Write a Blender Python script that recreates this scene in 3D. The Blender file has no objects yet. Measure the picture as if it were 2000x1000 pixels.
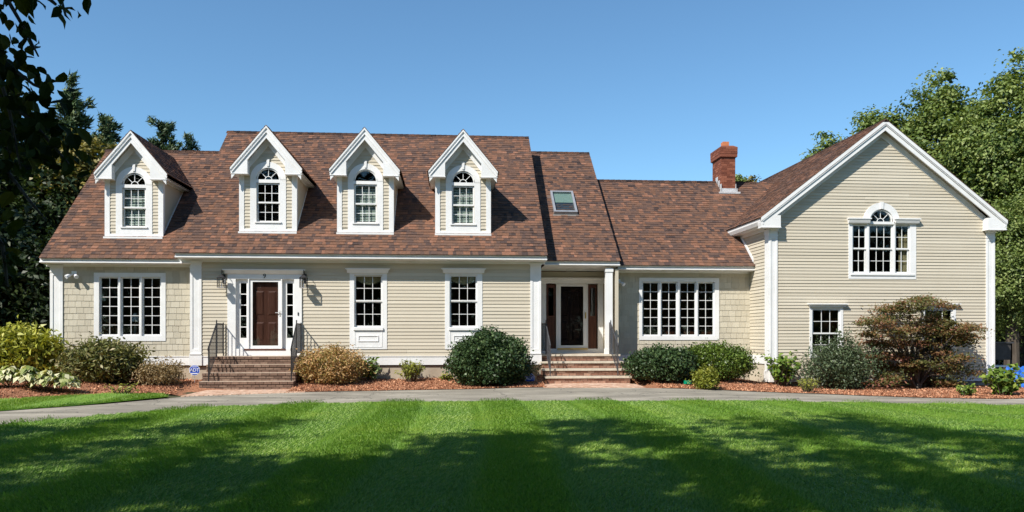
import bpy, math, random
import numpy as np
from mathutils import Vector, Matrix
random.seed(7); rng = np.random.default_rng(7)
C = bpy.context.scene.collection
S = bpy.context.scene

# ------------------------------------------------------------------ camera, sky, sun, exposure
F, VX, HZ, EYE = 1550.0, 880.0, 656.0, 1.5          # focal length in photo pixels, vanishing point, horizon, eye height
TH = math.atan((1000 - VX) / F); sT, cT = math.sin(TH), math.cos(TH)
cam = bpy.data.cameras.new('camera'); cam_o = bpy.data.objects.new('camera', cam); C.objects.link(cam_o)
cam_o.location = (0, 0, EYE); cam_o.rotation_euler = (math.pi / 2, 0, -TH)
cam.sensor_width = 36; cam.lens = 36 * F / 2000; cam.shift_y = (HZ - 500) / 2000
cam.clip_end = 2000; cam.clip_start = 0.05
S.camera = cam_o
SUN = Vector((1.13, 1.0, -1.48)).normalized()       # direction the light travels
EL = math.asin(-SUN.z); AZ = math.atan2(-SUN.x, -SUN.y)
w = bpy.data.worlds.new('World'); S.world = w; w.use_nodes = True
nt = w.node_tree; nt.nodes.clear()
sky = nt.nodes.new('ShaderNodeTexSky'); sky.sky_type = 'NISHITA'; sky.sun_disc = False
sky.sun_elevation = EL; sky.sun_rotation = AZ % (2 * math.pi); sky.altitude = 300
sky.air_density = 1.0; sky.dust_density = 0.25; sky.ozone_density = 2.6
bg = nt.nodes.new('ShaderNodeBackground'); bg.inputs[1].default_value = 0.132
hue = nt.nodes.new('ShaderNodeMix'); hue.data_type = 'RGBA'; hue.blend_type = 'MULTIPLY'; hue.inputs[0].default_value = 1; hue.inputs[7].default_value = (.66, .88, .94, 1)   # deeper, polarised blue of the photo
out = nt.nodes.new('ShaderNodeOutputWorld'); nt.links.new(sky.outputs[0], hue.inputs[6]); nt.links.new(hue.outputs[2], bg.inputs[0]); nt.links.new(bg.outputs[0], out.inputs[0])
sl = bpy.data.lights.new('sun', 'SUN'); sl.energy = 5.0; sl.angle = math.radians(0.55); sl.color = (1.0, 0.945, 0.86)
so = bpy.data.objects.new('sun', sl); C.objects.link(so); so.rotation_euler = SUN.to_track_quat('-Z', 'Y').to_euler()
S.view_settings.view_transform = 'Standard'; S.view_settings.look = 'None'
S.view_settings.exposure = 0.42; S.view_settings.gamma = 1.0; S.view_settings.use_curve_mapping = False
S.cycles.max_bounces = 8; S.cycles.transparent_max_bounces = 12

# ------------------------------------------------------------------ measuring: photo pixel -> point on the wall plane Y, or on the ground
def at(px, py, Y):
    a = (px - 1000) / F
    X = Y * (sT + a * cT) / (cT - a * sT); w_ = X * sT + Y * cT
    return X, EYE - (py - HZ) * w_ / F
def atx(px, Y): return at(px, 500, Y)[0]
def atz(py, Y, X=0.0): return EYE - (py - HZ) * (X * sT + Y * cT) / F
def ray(px, py):
    r = (px - 1000) / F
    return Vector((r * cT + sT, cT - r * sT, -(py - HZ) / F))
def sm(a, b, x):
    t = min(1, max(0, (x - a) / (b - a))); return t * t * (3 - 2 * t)
def gz(X, Y):
    return 0.1 * math.exp(-((X - 4) / 3.0) ** 2) * sm(19, 22.5, Y) - 0.12 * sm(6, 11, X) * sm(11, 17, Y)
def ground(px, py):
    z = 0.0; d = ray(px, py)
    for _ in range(12):
        t = (z - EYE) / d.z; z = gz(t * d.x, t * d.y)
    return t * d.x, t * d.y
def onroof(px, py, y0, z0, k):
    d = ray(px, py); t = (z0 - k * y0 - EYE) / (d.z - k * d.y)
    return t * d.x, t * d.y, EYE + t * d.z

# ------------------------------------------------------------------ materials
def nodes(name):
    m = bpy.data.materials.new(name); m.use_nodes = True
    return m, m.node_tree, m.node_tree.nodes['Principled BSDF']
def N(t, kind, **kw):
    n = t.nodes.new(kind)
    for k, v in kw.items(): setattr(n, k, v)
    return n
def ramp(t, stops, interp='LINEAR'):
    r = N(t, 'ShaderNodeValToRGB'); cr = r.color_ramp; cr.interpolation = interp
    while len(cr.elements) < len(stops): cr.elements.new(0.5)
    for e, (p, c) in zip(cr.elements, stops): e.position = p; e.color = (*c, 1)
    return r
def noise(t, scale, detail=3, rough=0.5, vec=None, stretch=None):
    n = N(t, 'ShaderNodeTexNoise'); n.inputs['Scale'].default_value = scale
    n.inputs['Detail'].default_value = detail; n.inputs['Roughness'].default_value = rough
    g = N(t, 'ShaderNodeNewGeometry')
    src = g.outputs['Position']
    if stretch:
        mp = N(t, 'ShaderNodeMapping'); mp.inputs['Scale'].default_value = stretch
        t.links.new(src, mp.inputs[0]); src = mp.outputs[0]
    t.links.new(src, n.inputs['Vector']); return n
def mixc(t, a, b, fac, mode='MIX'):
    m = N(t, 'ShaderNodeMix', data_type='RGBA', blend_type=mode)
    for i, v in ((0, fac), (6, a), (7, b)):
        if hasattr(v, 'is_output'): t.links.new(v, m.inputs[i])
        elif i == 0: m.inputs[i].default_value = v
        else: m.inputs[i].default_value = (*v, 1)
    return m.outputs[2]
def mat(name, c1, c2=None, scale=6, rough=0.7, bump=0.0, bscale=None, detail=4, tint=None, spec=0.3, stretch=None, lo=0.35, hi=0.65, metal=0.0, dirt=0.0, dirtcol=(.2, .17, .13)):
    """two-tone noise; 'tint' = stops of a ramp driven by the per-face tint attribute"""
    m, t, p = nodes(name)
    p.inputs['Roughness'].default_value = rough; p.inputs['Specular IOR Level'].default_value = spec
    p.inputs['Metallic'].default_value = metal
    n = noise(t, scale, detail, stretch=stretch); r = ramp(t, [(lo, c1), (hi, c2 or c1)]); t.links.new(n.outputs[0], r.inputs[0])
    col = r.outputs[0]
    if tint:
        a = N(t, 'ShaderNodeAttribute', attribute_name='tint'); r2 = ramp(t, tint); t.links.new(a.outputs['Fac'], r2.inputs[0])
        col = mixc(t, r2.outputs[0], r.outputs[0], 1.0, 'MULTIPLY')
    if dirt:
        nd = noise(t, 1.3, 6, 0.65, stretch=(1, 1, .35)); rd = ramp(t, [(0.5, (0, 0, 0)), (0.75, (dirt,) * 3)]); t.links.new(nd.outputs[0], rd.inputs[0])
        col = mixc(t, col, dirtcol, rd.outputs[0])
    t.links.new(col, p.inputs['Base Color'])
    if bump:
        b = N(t, 'ShaderNodeBump'); b.inputs['Strength'].default_value = bump; b.inputs['Distance'].default_value = 0.02
        nb = noise(t, bscale or scale * 6, 4, 0.6, stretch=stretch); t.links.new(nb.outputs[0], b.inputs['Height']); t.links.new(b.outputs[0], p.inputs['Normal'])
    return m
def leafmat(name, stops, rough=0.45, trans=0.25, spec=0.35):
    m, t, p = nodes(name)
    a = N(t, 'ShaderNodeAttribute', attribute_name='tint'); r = ramp(t, stops); t.links.new(a.outputs['Fac'], r.inputs[0])
    t.links.new(r.outputs[0], p.inputs['Base Color']); p.inputs['Roughness'].default_value = rough; p.inputs['Specular IOR Level'].default_value = spec
    tr = N(t, 'ShaderNodeBsdfTranslucent'); g = mixc(t, r.outputs[0], (1.0, 1.0, .45), 1.0, 'MULTIPLY'); t.links.new(g, tr.inputs[0])
    mx = N(t, 'ShaderNodeMixShader'); mx.inputs[0].default_value = trans
    t.links.new(p.outputs[0], mx.inputs[1]); t.links.new(tr.outputs[0], mx.inputs[2])
    t.links.new(mx.outputs[0], t.nodes['Material Output'].inputs[0]); return m

W1 = (1, 1, 1)
WHITE = mat('white_trim', (.80, .80, .79), (.74, .74, .73), 3, .5, .08, 60, dirt=.2, dirtcol=(.5, .47, .4))
SIDING = mat('siding_paint', (.97, .97, .97), (1, 1, 1), 5, .6, .12, 30, stretch=(.15, 1, 3), tint=[(0, (.52, .464, .362)), (1, (.60, .54, .43))], dirt=.10, dirtcol=(.33, .29, .21))
CEDAR = mat('cedar_paint', (.93, .93, .93), (1, 1, 1), 8, .65, .25, 40, stretch=(6, 1, .5), tint=[(0, (.48, .436, .338)), (.5, (.53, .482, .376)), (1, (.565, .518, .41))])
SHINGLE = mat('asphalt_shingle', (.80, .78, .78), (1.12, 1.1, 1.1), 25, .92, .5, 200, spec=.15,
              tint=[(0, (.055, .040, .037)), (.2, (.100, .066, .055)), (.45, (.140, .083, .060)), (.65, (.185, .098, .062)), (.85, (.235, .118, .076)), (1, (.30, .155, .100))])
DECK = mat('roof_back', (.10, .05, .037), (.16, .07, .045), 6, .9, .3)
FOUND = mat('foundation_concrete', (.40, .34, .26), (.46, .40, .31), 1.7, .85, .3, 30, dirt=.4, dirtcol=(.24, .17, .12))
SILL = mat('sill_board_stain', (.10, .045, .035), (.13, .06, .045), 8, .8)
INTER = mat('interior_plaster', (.34, .26, .18), (.40, .31, .22), 1, .8)
FLOORM = mat('interior_floor', (.10, .055, .03), (.14, .08, .045), 4, .5)
DOORW = mat('door_wood', (.115, .055, .036), (.16, .08, .055), 5, .4, .1, 60, stretch=(6, 1, .4))
MAHO = mat('sidelight_wood', (.075, .028, .017), (.11, .042, .026), 5, .4, .1, 60, stretch=(6, 1, .4))
IRON = mat('black_iron', (.02, .02, .022), (.03, .03, .032), 8, .45)
IRONG = mat('grey_iron', (.045, .045, .05), (.07, .07, .075), 8, .5)
BRASS = mat('brass', (.6, .42, .16), (.65, .47, .2), 8, .3, metal=.9)
STEEL = mat('metal_flashing', (.5, .5, .5), (.62, .62, .62), 9, .55, metal=.2, bump=.6, bscale=14)
BRICKD = mat('step_brick', (.8, .8, .8), (1.1, 1.1, 1.1), 30, .85, .4, 90, tint=[(0, (.15, .092, .066)), (.5, (.20, .125, .09)), (1, (.27, .18, .13))], dirt=.3, dirtcol=(.10, .085, .07))
BRICKR = mat('red_brick', (.8, .8, .8), (1.1, 1.1, 1.1), 30, .85, .4, 90, tint=[(0, (.23, .11, .072)), (.6, (.33, .17, .115)), (1, (.45, .28, .20))], dirt=.3, dirtcol=(.42, .36, .30))
CHIMB = mat('chimney_brick', (.85, .85, .85), (1.05, 1.05, 1.05), 30, .85, .4, 90, tint=[(0, (.15, .048, .028)), (.6, (.235, .078, .044)), (1, (.32, .12, .07))])
MORTAR = mat('mortar', (.07, .055, .045), (.11, .09, .07), 20, .9)
MORTARC = mat('mortar_chimney', (.26, .10, .06), (.34, .14, .09), 20, .9)
TREAD = mat('sunlit_tread', (.36, .27, .20), (.48, .38, .29), 14, .85, .3, 60)  # paler tan: sunlight on the brick tread tops put into the colour
STONE = mat('tread_stone', (.46, .40, .31), (.56, .49, .39), 9, .8, .3, 50)
FLUE = mat('clay_flue', (.50, .17, .07), (.56, .2, .09), 9, .8)
PAVER = mat('apron_brick', (.85, .85, .85), (1.1, 1.1, 1.1), 14, .85, .3, 60, tint=[(0, (.46, .28, .19)), (.6, (.58, .38, .27)), (1, (.66, .48, .36))])
BLIND = mat('blind_slats', (.72, .74, .70), (.76, .78, .74), 5, .6)
CURT = mat('curtain_cloth', (.42, .33, .20), (.55, .44, .28), 18, .9, stretch=(4, 1, .3))
BARK = mat('bark', (.055, .043, .032), (.10, .08, .062), 9, .9, .6, 40, stretch=(1, 1, .2))
TWIG = mat('twig_bark', (.10, .07, .05), (.15, .11, .08), 20, .9)
BLUE = mat('sign_blue', (.02, .07, .42), (.025, .085, .48), 5, .35)
SIGNW = mat('sign_white', (.8, .82, .85), None, 5, .35)
TARP = mat('blue_tarp', (.02, .10, .42), (.04, .17, .60), 6, .4, .4, 8)
GREYBOX = mat('grey_vinyl', (.045, .042, .042), (.07, .064, .062), 3, .7, .3)
GREENP = mat('green_plastic', (.0, .22, .12), (.0, .30, .17), 9, .35)
DRIP = mat('drip_edge', (.16, .15, .14), (.2, .19, .18), 9, .5)

# glass: sharp mirror by Fresnel over a slightly tinted see-through pane
def glass(name, tintc=(.84, .88, .86), wav=.012, refl=.045):
    m, t, p = nodes(name); t.nodes.remove(p)
    g = N(t, 'ShaderNodeNewGeometry'); dt = N(t, 'ShaderNodeVectorMath', operation='DOT_PRODUCT'); t.links.new(g.outputs['Normal'], dt.inputs[0]); t.links.new(g.outputs['Incoming'], dt.inputs[1])
    def ma(op, a, b=0.0):
        q = N(t, 'ShaderNodeMath', operation=op)
        for k, v in ((0, a), (1, b)):
            if hasattr(v, 'is_output'): t.links.new(v, q.inputs[k])
            else: q.inputs[k].default_value = v
        return q.outputs[0]
    fac = ma('ADD', ma('MULTIPLY', ma('POWER', ma('SUBTRACT', 1.0, ma('ABSOLUTE', dt.outputs['Value'])), 5.0), .94), refl)
    gl = N(t, 'ShaderNodeBsdfGlossy'); gl.inputs['Roughness'].default_value = 0.015
    tr = N(t, 'ShaderNodeBsdfTransparent'); tr.inputs[0].default_value = (*tintc, 1)
    b = N(t, 'ShaderNodeBump'); b.inputs['Strength'].default_value = .35; b.inputs['Distance'].default_value = wav
    nb = noise(t, 1.6, 1); t.links.new(nb.outputs[0], b.inputs['Height']); t.links.new(b.outputs[0], gl.inputs['Normal'])
    mx = N(t, 'ShaderNodeMixShader'); t.links.new(fac, mx.inputs[0]); t.links.new(tr.outputs[0], mx.inputs[1]); t.links.new(gl.outputs[0], mx.inputs[2])
    t.links.new(mx.outputs[0], t.nodes['Material Output'].inputs[0]); return m
GLASS = glass('window_glass'); GLASSC = glass('clear_glass', (.97, .97, .97), refl=.04)
SCREEN = glass('storm_glass', (.80, .78, .78), wav=.003, refl=.018)

# ------------------------------------------------------------------ mesh collecting
ORG = {}
class MB:
    def __init__(s): s.v = []; s.f = []; s.t = []
    def add(s, vs, fs, tint=0.5):
        o = len(s.v); s.v += [tuple(v) for v in vs]; s.f += [tuple(i + o for i in f) for f in fs]; s.t += [tint] * len(fs); return s
    def box(s, x0, x1, y0, y1, z0, z1, tint=0.5, T=None):
        vs = [(x, y, z) for x in (x0, x1) for y in (y0, y1) for z in (z0, z1)]
        if T: vs = [T(*v) for v in vs]
        return s.add(vs, [(0, 1, 3, 2), (4, 6, 7, 5), (0, 4, 5, 1), (2, 3, 7, 6), (0, 2, 6, 4), (1, 5, 7, 3)], tint)
    def hexa(s, b, t, tint=0.5):   # 4 bottom + 4 top points
        return s.add(list(b) + list(t), [(3, 2, 1, 0), (4, 5, 6, 7), (0, 1, 5, 4), (1, 2, 6, 5), (2, 3, 7, 6), (3, 0, 4, 7)], tint)
    def prism(s, poly, y0, y1, T=None, tint=0.5):      # poly in (x,z), pushed along y
        n = len(poly); vs = [(x, y0, z) for x, z in poly] + [(x, y1, z) for x, z in poly]
        if T: vs = [T(*v) for v in vs]
        fs = [tuple(range(n)), tuple(range(2 * n - 1, n - 1, -1))] + [(i, i + n, (i + 1) % n + n, (i + 1) % n) for i in range(n)]
        return s.add(vs, fs, tint)
    def tube(s, pts, rad, n=6, tint=0.5):
        pts = [Vector(p) for p in pts]; rings = []
        if not isinstance(rad, (list, tuple)): rad = [rad] * len(pts)
        o = len(s.v); ref = Vector((.3, .2, 1)).normalized()
        for i, p in enumerate(pts):
            d = (pts[min(i + 1, len(pts) - 1)] - pts[max(i - 1, 0)]).normalized()
            a = d.cross(ref if abs(d.dot(ref)) < .95 else Vector((1, 0, 0))).normalized(); b = d.cross(a)
            s.v += [tuple(p + (a * math.cos(2 * math.pi * k / n) + b * math.sin(2 * math.pi * k / n)) * rad[i]) for k in range(n)]
        L = len(pts)
        for i in range(L - 1):
            for k in range(n):
                s.f.append((o + i * n + k, o + i * n + (k + 1) % n, o + (i + 1) * n + (k + 1) % n, o + (i + 1) * n + k)); s.t.append(tint)
        s.f.append(tuple(o + k for k in range(n - 1, -1, -1))); s.f.append(tuple(o + (L - 1) * n + k for k in range(n))); s.t += [tint] * 2
        return s
    def plate(s, x0, x1, z0, z1, holes, y0, y1, edge=None):   # upright sheet with rectangular openings, front at y0
        xs = sorted({x0, x1, *[min(max(h[i], x0), x1) for h in holes for i in (0, 1)]}); zs = sorted({z0, z1, *[min(max(h[i], z0), z1) for h in holes for i in (2, 3)]})
        full = {}
        for i in range(len(xs) - 1):
            for j in range(len(zs) - 1):
                cx, cz = (xs[i] + xs[i + 1]) / 2, (zs[j] + zs[j + 1]) / 2
                full[i, j] = not any(h[0] < cx < h[1] and h[2] < cz < h[3] for h in holes)
        for (i, j), ok in full.items():
            if not ok: continue
            a, b, c, d = xs[i], xs[i + 1], zs[j], zs[j + 1]
            s.add([(a, y0, c), (b, y0, c), (b, y0, d), (a, y0, d)], [(0, 1, 2, 3)]); s.add([(a, y1, c), (b, y1, c), (b, y1, d), (a, y1, d)], [(3, 2, 1, 0)])
            if not full.get((i - 1, j)): s.add([(a, y0, c), (a, y0, d), (a, y1, d), (a, y1, c)], [(0, 1, 2, 3)])
            if not full.get((i + 1, j)): s.add([(b, y0, c), (b, y0, d), (b, y1, d), (b, y1, c)], [(3, 2, 1, 0)])
            if not full.get((i, j - 1)): s.add([(a, y0, c), (b, y0, c), (b, y1, c), (a, y1, c)], [(3, 2, 1, 0)])
            if not full.get((i, j + 1)): s.add([(a, y0, d), (b, y0, d), (b, y1, d), (a, y1, d)], [(0, 1, 2, 3)])
        return s
    def build(s, name, m, parent=None, **kw): return obj(name, np.array(s.v, float), s.f, s.t, m, parent, **kw)

def link(o, parent, org):
    C.objects.link(o); ORG[o] = org
    if parent is not None: o.parent = parent; o.location = org - ORG[parent]
    else: o.location = org
def props(o, label=None, cat=None, group=None, kind=None):
    if label: o['label'] = label
    if cat: o['category'] = cat
    if group: o['group'] = group
    if kind: o['kind'] = kind
    return o
def obj(name, v, f, tint, m, parent=None, smooth=False, **kw):
    v = np.asarray(v, float).reshape(-1, 3); lo, hi = v.min(0), v.max(0)
    org = Vector(((lo[0] + hi[0]) / 2, (lo[1] + hi[1]) / 2, lo[2]))
    me = bpy.data.meshes.new(name)
    if isinstance(f, np.ndarray):
        nf, k = f.shape; me.vertices.add(len(v)); me.vertices.foreach_set('co', (v - np.array(org)).ravel())
        me.loops.add(nf * k); me.loops.foreach_set('vertex_index', f.ravel().astype(np.int32))
        me.polygons.add(nf); me.polygons.foreach_set('loop_start', np.arange(0, nf * k, k, dtype=np.int32)); me.update(calc_edges=True)
    else: me.from_pydata((v - np.array(org)).tolist(), [], f)
    a = me.attributes.new('tint', 'FLOAT', 'FACE'); a.data.foreach_set('value', np.asarray(tint, dtype=np.float32) if len(tint) == len(me.polygons) else np.full(len(me.polygons), .5, np.float32))
    if smooth: me.polygons.foreach_set('use_smooth', [True] * len(me.polygons))
    me.materials.append(m); o = bpy.data.objects.new(name, me); link(o, parent, org); props(o, **kw); return o
def empty(name, loc, **kw):
    o = bpy.data.objects.new(name, None); o.empty_display_size = .2; link(o, None, Vector(loc)); props(o, **kw); return o

# ------------------------------------------------------------------ key dimensions
YM, YW, YR, YG, YD, YP = 24.0, 24.3, 25.2, 23.65, 25.75, 24.5       # wall planes: main, left wing, right section, garage gable, recessed door, porch post
KM = .861; EM = (23.55, 3.92)                                        # main roof: slope, eave (Y,Z)
KW = .915; EW = (23.9, 3.775)
KP = .829; EP = (24.4, 3.85)
KR = .825; ER = (24.75, 3.755)
XL, XM0, XM1, XP1, XG0, XG1 = -11.72, -7.62, 2.73, 5.14, 9.74, 17.0
GX, GE, GK, GY = 13.30, 3.93, .772, 23.35                           # garage ridge X, half width of roof, slope, front of rake
GZE = 5.10; GZP = GZE + GK * GE

# ------------------------------------------------------------------ ground, lawn, driveway
def sheet(name, m, A, B, n=6, dz=0.0, hf=None, sub=8, **kw):
    """strip between two matching polylines, following the ground"""
    def dens(P):
        out = []
        for i in range(len(P) - 1):
            for k in range(sub): t = k / sub; out.append((P[i][0] * (1 - t) + P[i + 1][0] * t, P[i][1] * (1 - t) + P[i + 1][1] * t))
        return out + [P[-1]]
    A, B = dens(A), dens(B); v = []; f = []
    for i in range(len(A)):
        for j in range(n + 1):
            t = j / n; x = A[i][0] * (1 - t) + B[i][0] * t; y = A[i][1] * (1 - t) + B[i][1] * t
            v.append((x, y, (hf(x, y, t) if hf else gz(x, y)) + dz))
    for i in range(len(A) - 1):
        for j in range(n): a = i * (n + 1) + j; f.append((a, a + n + 1, a + n + 2, a + 1))
    return obj(name, v, f, [], m, smooth=True, **kw)
def lawnmat():
    m, t, p = nodes('lawn_turf'); p.inputs['Roughness'].default_value = .8; p.inputs['Specular IOR Level'].default_value = .1
    n1 = noise(t, 1.2, 4); n2 = noise(t, 55, 4, .7)
    r1 = ramp(t, [(.35, (.045, .12, .008)), (.65, (.085, .19, .014))]); t.links.new(n1.outputs[0], r1.inputs[0])
    r2 = ramp(t, [(.3, (.45,) * 3), (.7, (1.25,) * 3)]); t.links.new(n2.outputs[0], r2.inputs[0])
    t.links.new(mixc(t, r1.outputs[0], r2.outputs[0], 1.0, 'MULTIPLY'), p.inputs['Base Color'])
    b = N(t, 'ShaderNodeBump'); b.inputs['Strength'].default_value = .8; b.inputs['Distance'].default_value = .03
    t.links.new(n2.outputs[0], b.inputs['Height']); t.links.new(b.outputs[0], p.inputs['Normal']); return m
LAWN = lawnmat()
SOIL = mat('forest_floor', (.045, .05, .02), (.07, .06, .03), .8, .9, .5, 12)
def asphaltmat():
    m, t, p = nodes('asphalt'); p.inputs['Roughness'].default_value = .85; p.inputs['Specular IOR Level'].default_value = .25
    n1 = noise(t, .9, 6, .6, stretch=(.6, 1.6, 1)); n2 = noise(t, 60, 3, .7)
    r1 = ramp(t, [(.33, (.20, .18, .145)), (.5, (.27, .243, .195)), (.66, (.39, .352, .285))]); t.links.new(n1.outputs[0], r1.inputs[0])
    r2 = ramp(t, [(.3, (.8,) * 3), (.7, (1.15,) * 3)]); t.links.new(n2.outputs[0], r2.inputs[0])
    col = mixc(t, r1.outputs[0], r2.outputs[0], 1.0, 'MULTIPLY')
    vo = N(t, 'ShaderNodeTexVoronoi', feature='DISTANCE_TO_EDGE'); vo.inputs['Scale'].default_value = .42
    g = N(t, 'ShaderNodeNewGeometry'); nw = noise(t, 1.5, 4)
    ad = N(t, 'ShaderNodeVectorMath', operation='ADD'); t.links.new(g.outputs['Position'], ad.inputs[0]); t.links.new(nw.outputs['Color'], ad.inputs[1]); t.links.new(ad.outputs[0], vo.inputs['Vector'])
    rc = ramp(t, [(0.0, (.75,) * 3), (.004, (.6,) * 3), (.007, (0, 0, 0))]); t.links.new(vo.outputs['Distance'], rc.inputs[0])
    t.links.new(mixc(t, col, (.05, .048, .045), rc.outputs[0]), p.inputs['Base Color'])
    b = N(t, 'ShaderNodeBump'); b.inputs['Strength'].default_value = .35; b.inputs['Distance'].default_value = .01
    t.links.new(n2.outputs[0], b.inputs['Height']); t.links.new(b.outputs[0], p.inputs['Normal']); return m
ASPH = asphaltmat()
MULCH = mat('mulch', (.20, .090, .050), (.44, .21, .12), 22, .95, 1.0, 60, spec=.1, lo=.3, hi=.7)
NEAR = [(-9.3, -14), (-9.2, 5), (-8.6, 10.5)] + [ground(*p) for p in ((0, 833), (200, 813), (400, 797.5), (600, 790.5), (800, 787), (1000, 786), (1200, 785.5), (1400, 786), (1600, 788), (1800, 790.5), (2000, 794))] + [(18, 16.8), (26, 15)]
FAR = [(-13, -14), (-12.7, 6), (-11.2, 13)] + [ground(*p) for p in ((0, 804), (200, 790), (375, 774), (600, 766), (800, 762.5), (1000, 758), (1180, 757.5), (1400, 762), (1600, 769.5), (1800, 777.5), (1960, 780))] + [(20, 20.5), (28, 20)]
sheet('ground', SOIL, [(-400, -80), (-60, -80), (60, -80), (400, -80)], [(-400, 600), (-60, 600), (60, 600), (400, 600)], n=340, sub=30, dz=-.03, kind='structure')
sheet('driveway', ASPH, NEAR, FAR, n=8, dz=.004, kind='structure')
sheet('driveway_spur', ASPH, [(12.6, 19.6), (17.4, 21.5), (18.1, 26), (18.1, 40)], [(24, 19.0), (26, 22), (27, 28), (27, 40)], n=6, dz=-.004, kind='structure')
LB = [(-9.25, -14), (-9.15, 5), (-8.55, 10.5)] + NEAR[3:]
sheet('lawn', LAWN, [(x if y > 0 or x > 0 else x, -14) if i > 2 else (x, y) for i, (x, y) in enumerate(LB)], [(x, y) for x, y in LB], n=1, dz=-.02, kind='structure') if False else None
def lawn_sheet():
    xs = np.linspace(-9.2, 26, 100); nx = [p[0] for p in NEAR[1:]]; ny = [p[1] for p in NEAR[1:]]
    A = [(x, -14) for x in xs]; B = [(x, float(np.interp(x, nx, ny))) for x in xs]
    return sheet('lawn', LAWN, A, B, n=30, sub=1, dz=.012, kind='structure')
lawn_sheet()
BEDF = [(-22, 18.0)] + [ground(*p) for p in ((-60, 789), (0, 783), (150, 774), (300, 770), (350, 771))]
sheet('lawn_strip', LAWN, [(-24, 8), (-14, 12)] + [ground(*p) for p in ((0, 803.5), (150, 793), (330, 775.5))], [(-24, 18), (-16, 18.5), (BEDF[2][0], BEDF[2][1] + .3), (BEDF[3][0], BEDF[3][1] + .3), (BEDF[4][0], BEDF[4][1] + .2)], n=6, dz=.012, kind='structure')
def on_apron(x, y): return (-6.72 - (y - 20) * .3 < x < -4.35 and y < 22.5) or (2.66 < x < 5.75 and y < 23.2)
def bedz(x, y, t=None):
    if on_apron(x, y): return gz(x, y) - .03
    f = sm(0, 2.6, y - bedfront(x)); return gz(x, y) + .018 + (.2 - .16 * sm(8.5, 10.5, x)) * f + .02 * math.sin(x * 3.1 + y * 1.7) * f
bfx = [p[0] for p in BEDF] + [p[0] for p in FAR[6:]]; bfy = [p[1] for p in BEDF] + [p[1] for p in FAR[6:]]
o_ = np.argsort(bfx); bfx = np.array(bfx)[o_]; bfy = np.array(bfy)[o_]
def bedfront(x): return float(np.interp(x, bfx, bfy))
bx_ = np.linspace(-18, 17.2, 150)
sheet('mulch_bed', MULCH, [(x, bedfront(x)) for x in bx_], [(x, 27 if x < -12 else 24.9 if x < 17 else 24) for x in bx_], n=12, sub=1, hf=bedz, kind='structure')

gc = np.random.default_rng(12); nchip = 45000; cxs = gc.uniform(-12, 17, nchip); cys = np.array([bedfront(x) for x in cxs]) + gc.uniform(0, 1, nchip) ** 1.3 * 4
czs = np.array([bedz(x, y) for x, y in zip(cxs, cys)]) + .012; aa = gc.uniform(0, 6.28, nchip); ll = gc.uniform(.008, .026, nchip); ww = gc.uniform(.004, .009, nchip); tlt = gc.normal(size=(nchip, 2)) * .009
keepc = np.array([not on_apron(x, y) for x, y in zip(cxs, cys)]); cxs, cys, czs, aa, ll, ww, tlt = (q[keepc] for q in (cxs, cys, czs, aa, ll, ww, tlt)); nchip = len(cxs)
dx_, dy_ = np.cos(aa) * ll, np.sin(aa) * ll; ex_, ey_ = -np.sin(aa) * ww, np.cos(aa) * ww
chipv = np.stack([np.stack([cxs + a * dx_ + b * ex_, cys + a * dy_ + b * ey_, czs + a * tlt[:, 0] + b * tlt[:, 1]], 1) for a, b in ((-1, -1), (1, -1), (1, 1), (-1, 1))], 1).reshape(-1, 3)
obj('mulch_chips', chipv, np.arange(4 * nchip).reshape(-1, 4), gc.uniform(0, 1, nchip), mat('mulch_chip', (.9, .9, .9), (1.1, 1.1, 1.1), 9, .9, tint=[(0, (.15, .07, .04)), (.5, (.43, .19, .10)), (1, (.66, .36, .21))]), kind='stuff')

# ------------------------------------------------------------------ house: one thing
house = empty('house', (2.6, YM, 0), label='long beige clapboard house with brown shingle roof, four arched dormers and garage gable', cat='house')
def T_front(Y): return lambda u, n, z: (u, Y - n, z)
def T_left(X): return lambda u, n, z: (X - n, u, z)      # wall facing -X, u runs along Y
def T_right(X): return lambda u, n, z: (X + n, u, z)
NB = {'clapboard': 0, 'cedar': 0, 'shingle': 0}
def boards(parent, T, u0, u1, z0, z1, expo, holes=(), edge=None, single=True, m=None):
    rest = MB(); k = 0
    while True:
        zb = z0 + k * expo; zt = min(zb + expo, z1); k += 1
        if zt - zb < .012: break
        a0, b0 = edge(zb) if edge else (u0, u1); a1, b1 = edge(zt) if edge else (u0, u1)
        if b0 - a0 < .05: break
        segs = [(a0, b0, a1, b1)]; zc = (zb + zt) / 2
        for h in holes:
            if h[2] < zc < h[3]:
                ns = []
                for s in segs:
                    if h[1] <= s[0] or h[0] >= s[1]: ns.append(s); continue
                    if h[0] > s[0]: ns.append((s[0], h[0], s[2], h[0]))
                    if h[1] < s[1]: ns.append((h[1], s[1], h[1], s[3]))
                segs = ns
        ns = []
        for s in segs:                                   # butt joints
            if s[1] - s[0] > 4.4:
                j = s[0] + (s[1] - s[0]) * random.uniform(.3, .7); ns += [(s[0], j - .0015, s[2], j - .0015), (j + .0015, s[1], j + .0015, s[3])]
            else: ns.append(s)
        for a, b, c, d in ns:
            if b - a < .01: continue
            if d - c < .01: c = d = (a + b) / 2; c -= .004; d += .004
            q = MB(); l = .022 + random.uniform(-.003, .003); jz = random.uniform(-.0018, .0018)
            q.hexa([T(a, 0, zb + jz), T(a, l, zb + jz), T(b, l, zb - jz), T(b, 0, zb - jz)], [T(c, 0, zt), T(c, .005, zt), T(d, .005, zt), T(d, 0, zt)], random.random())
            if single and NB['clapboard'] < 298: q.build('clapboard', m or SIDING, parent); NB['clapboard'] += 1
            else: rest.add(q.v, q.f, q.t[0])
    if rest.v: rest.build('clapboards' if False else 'clapboard_field', m or SIDING, parent, kind='stuff')
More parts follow.
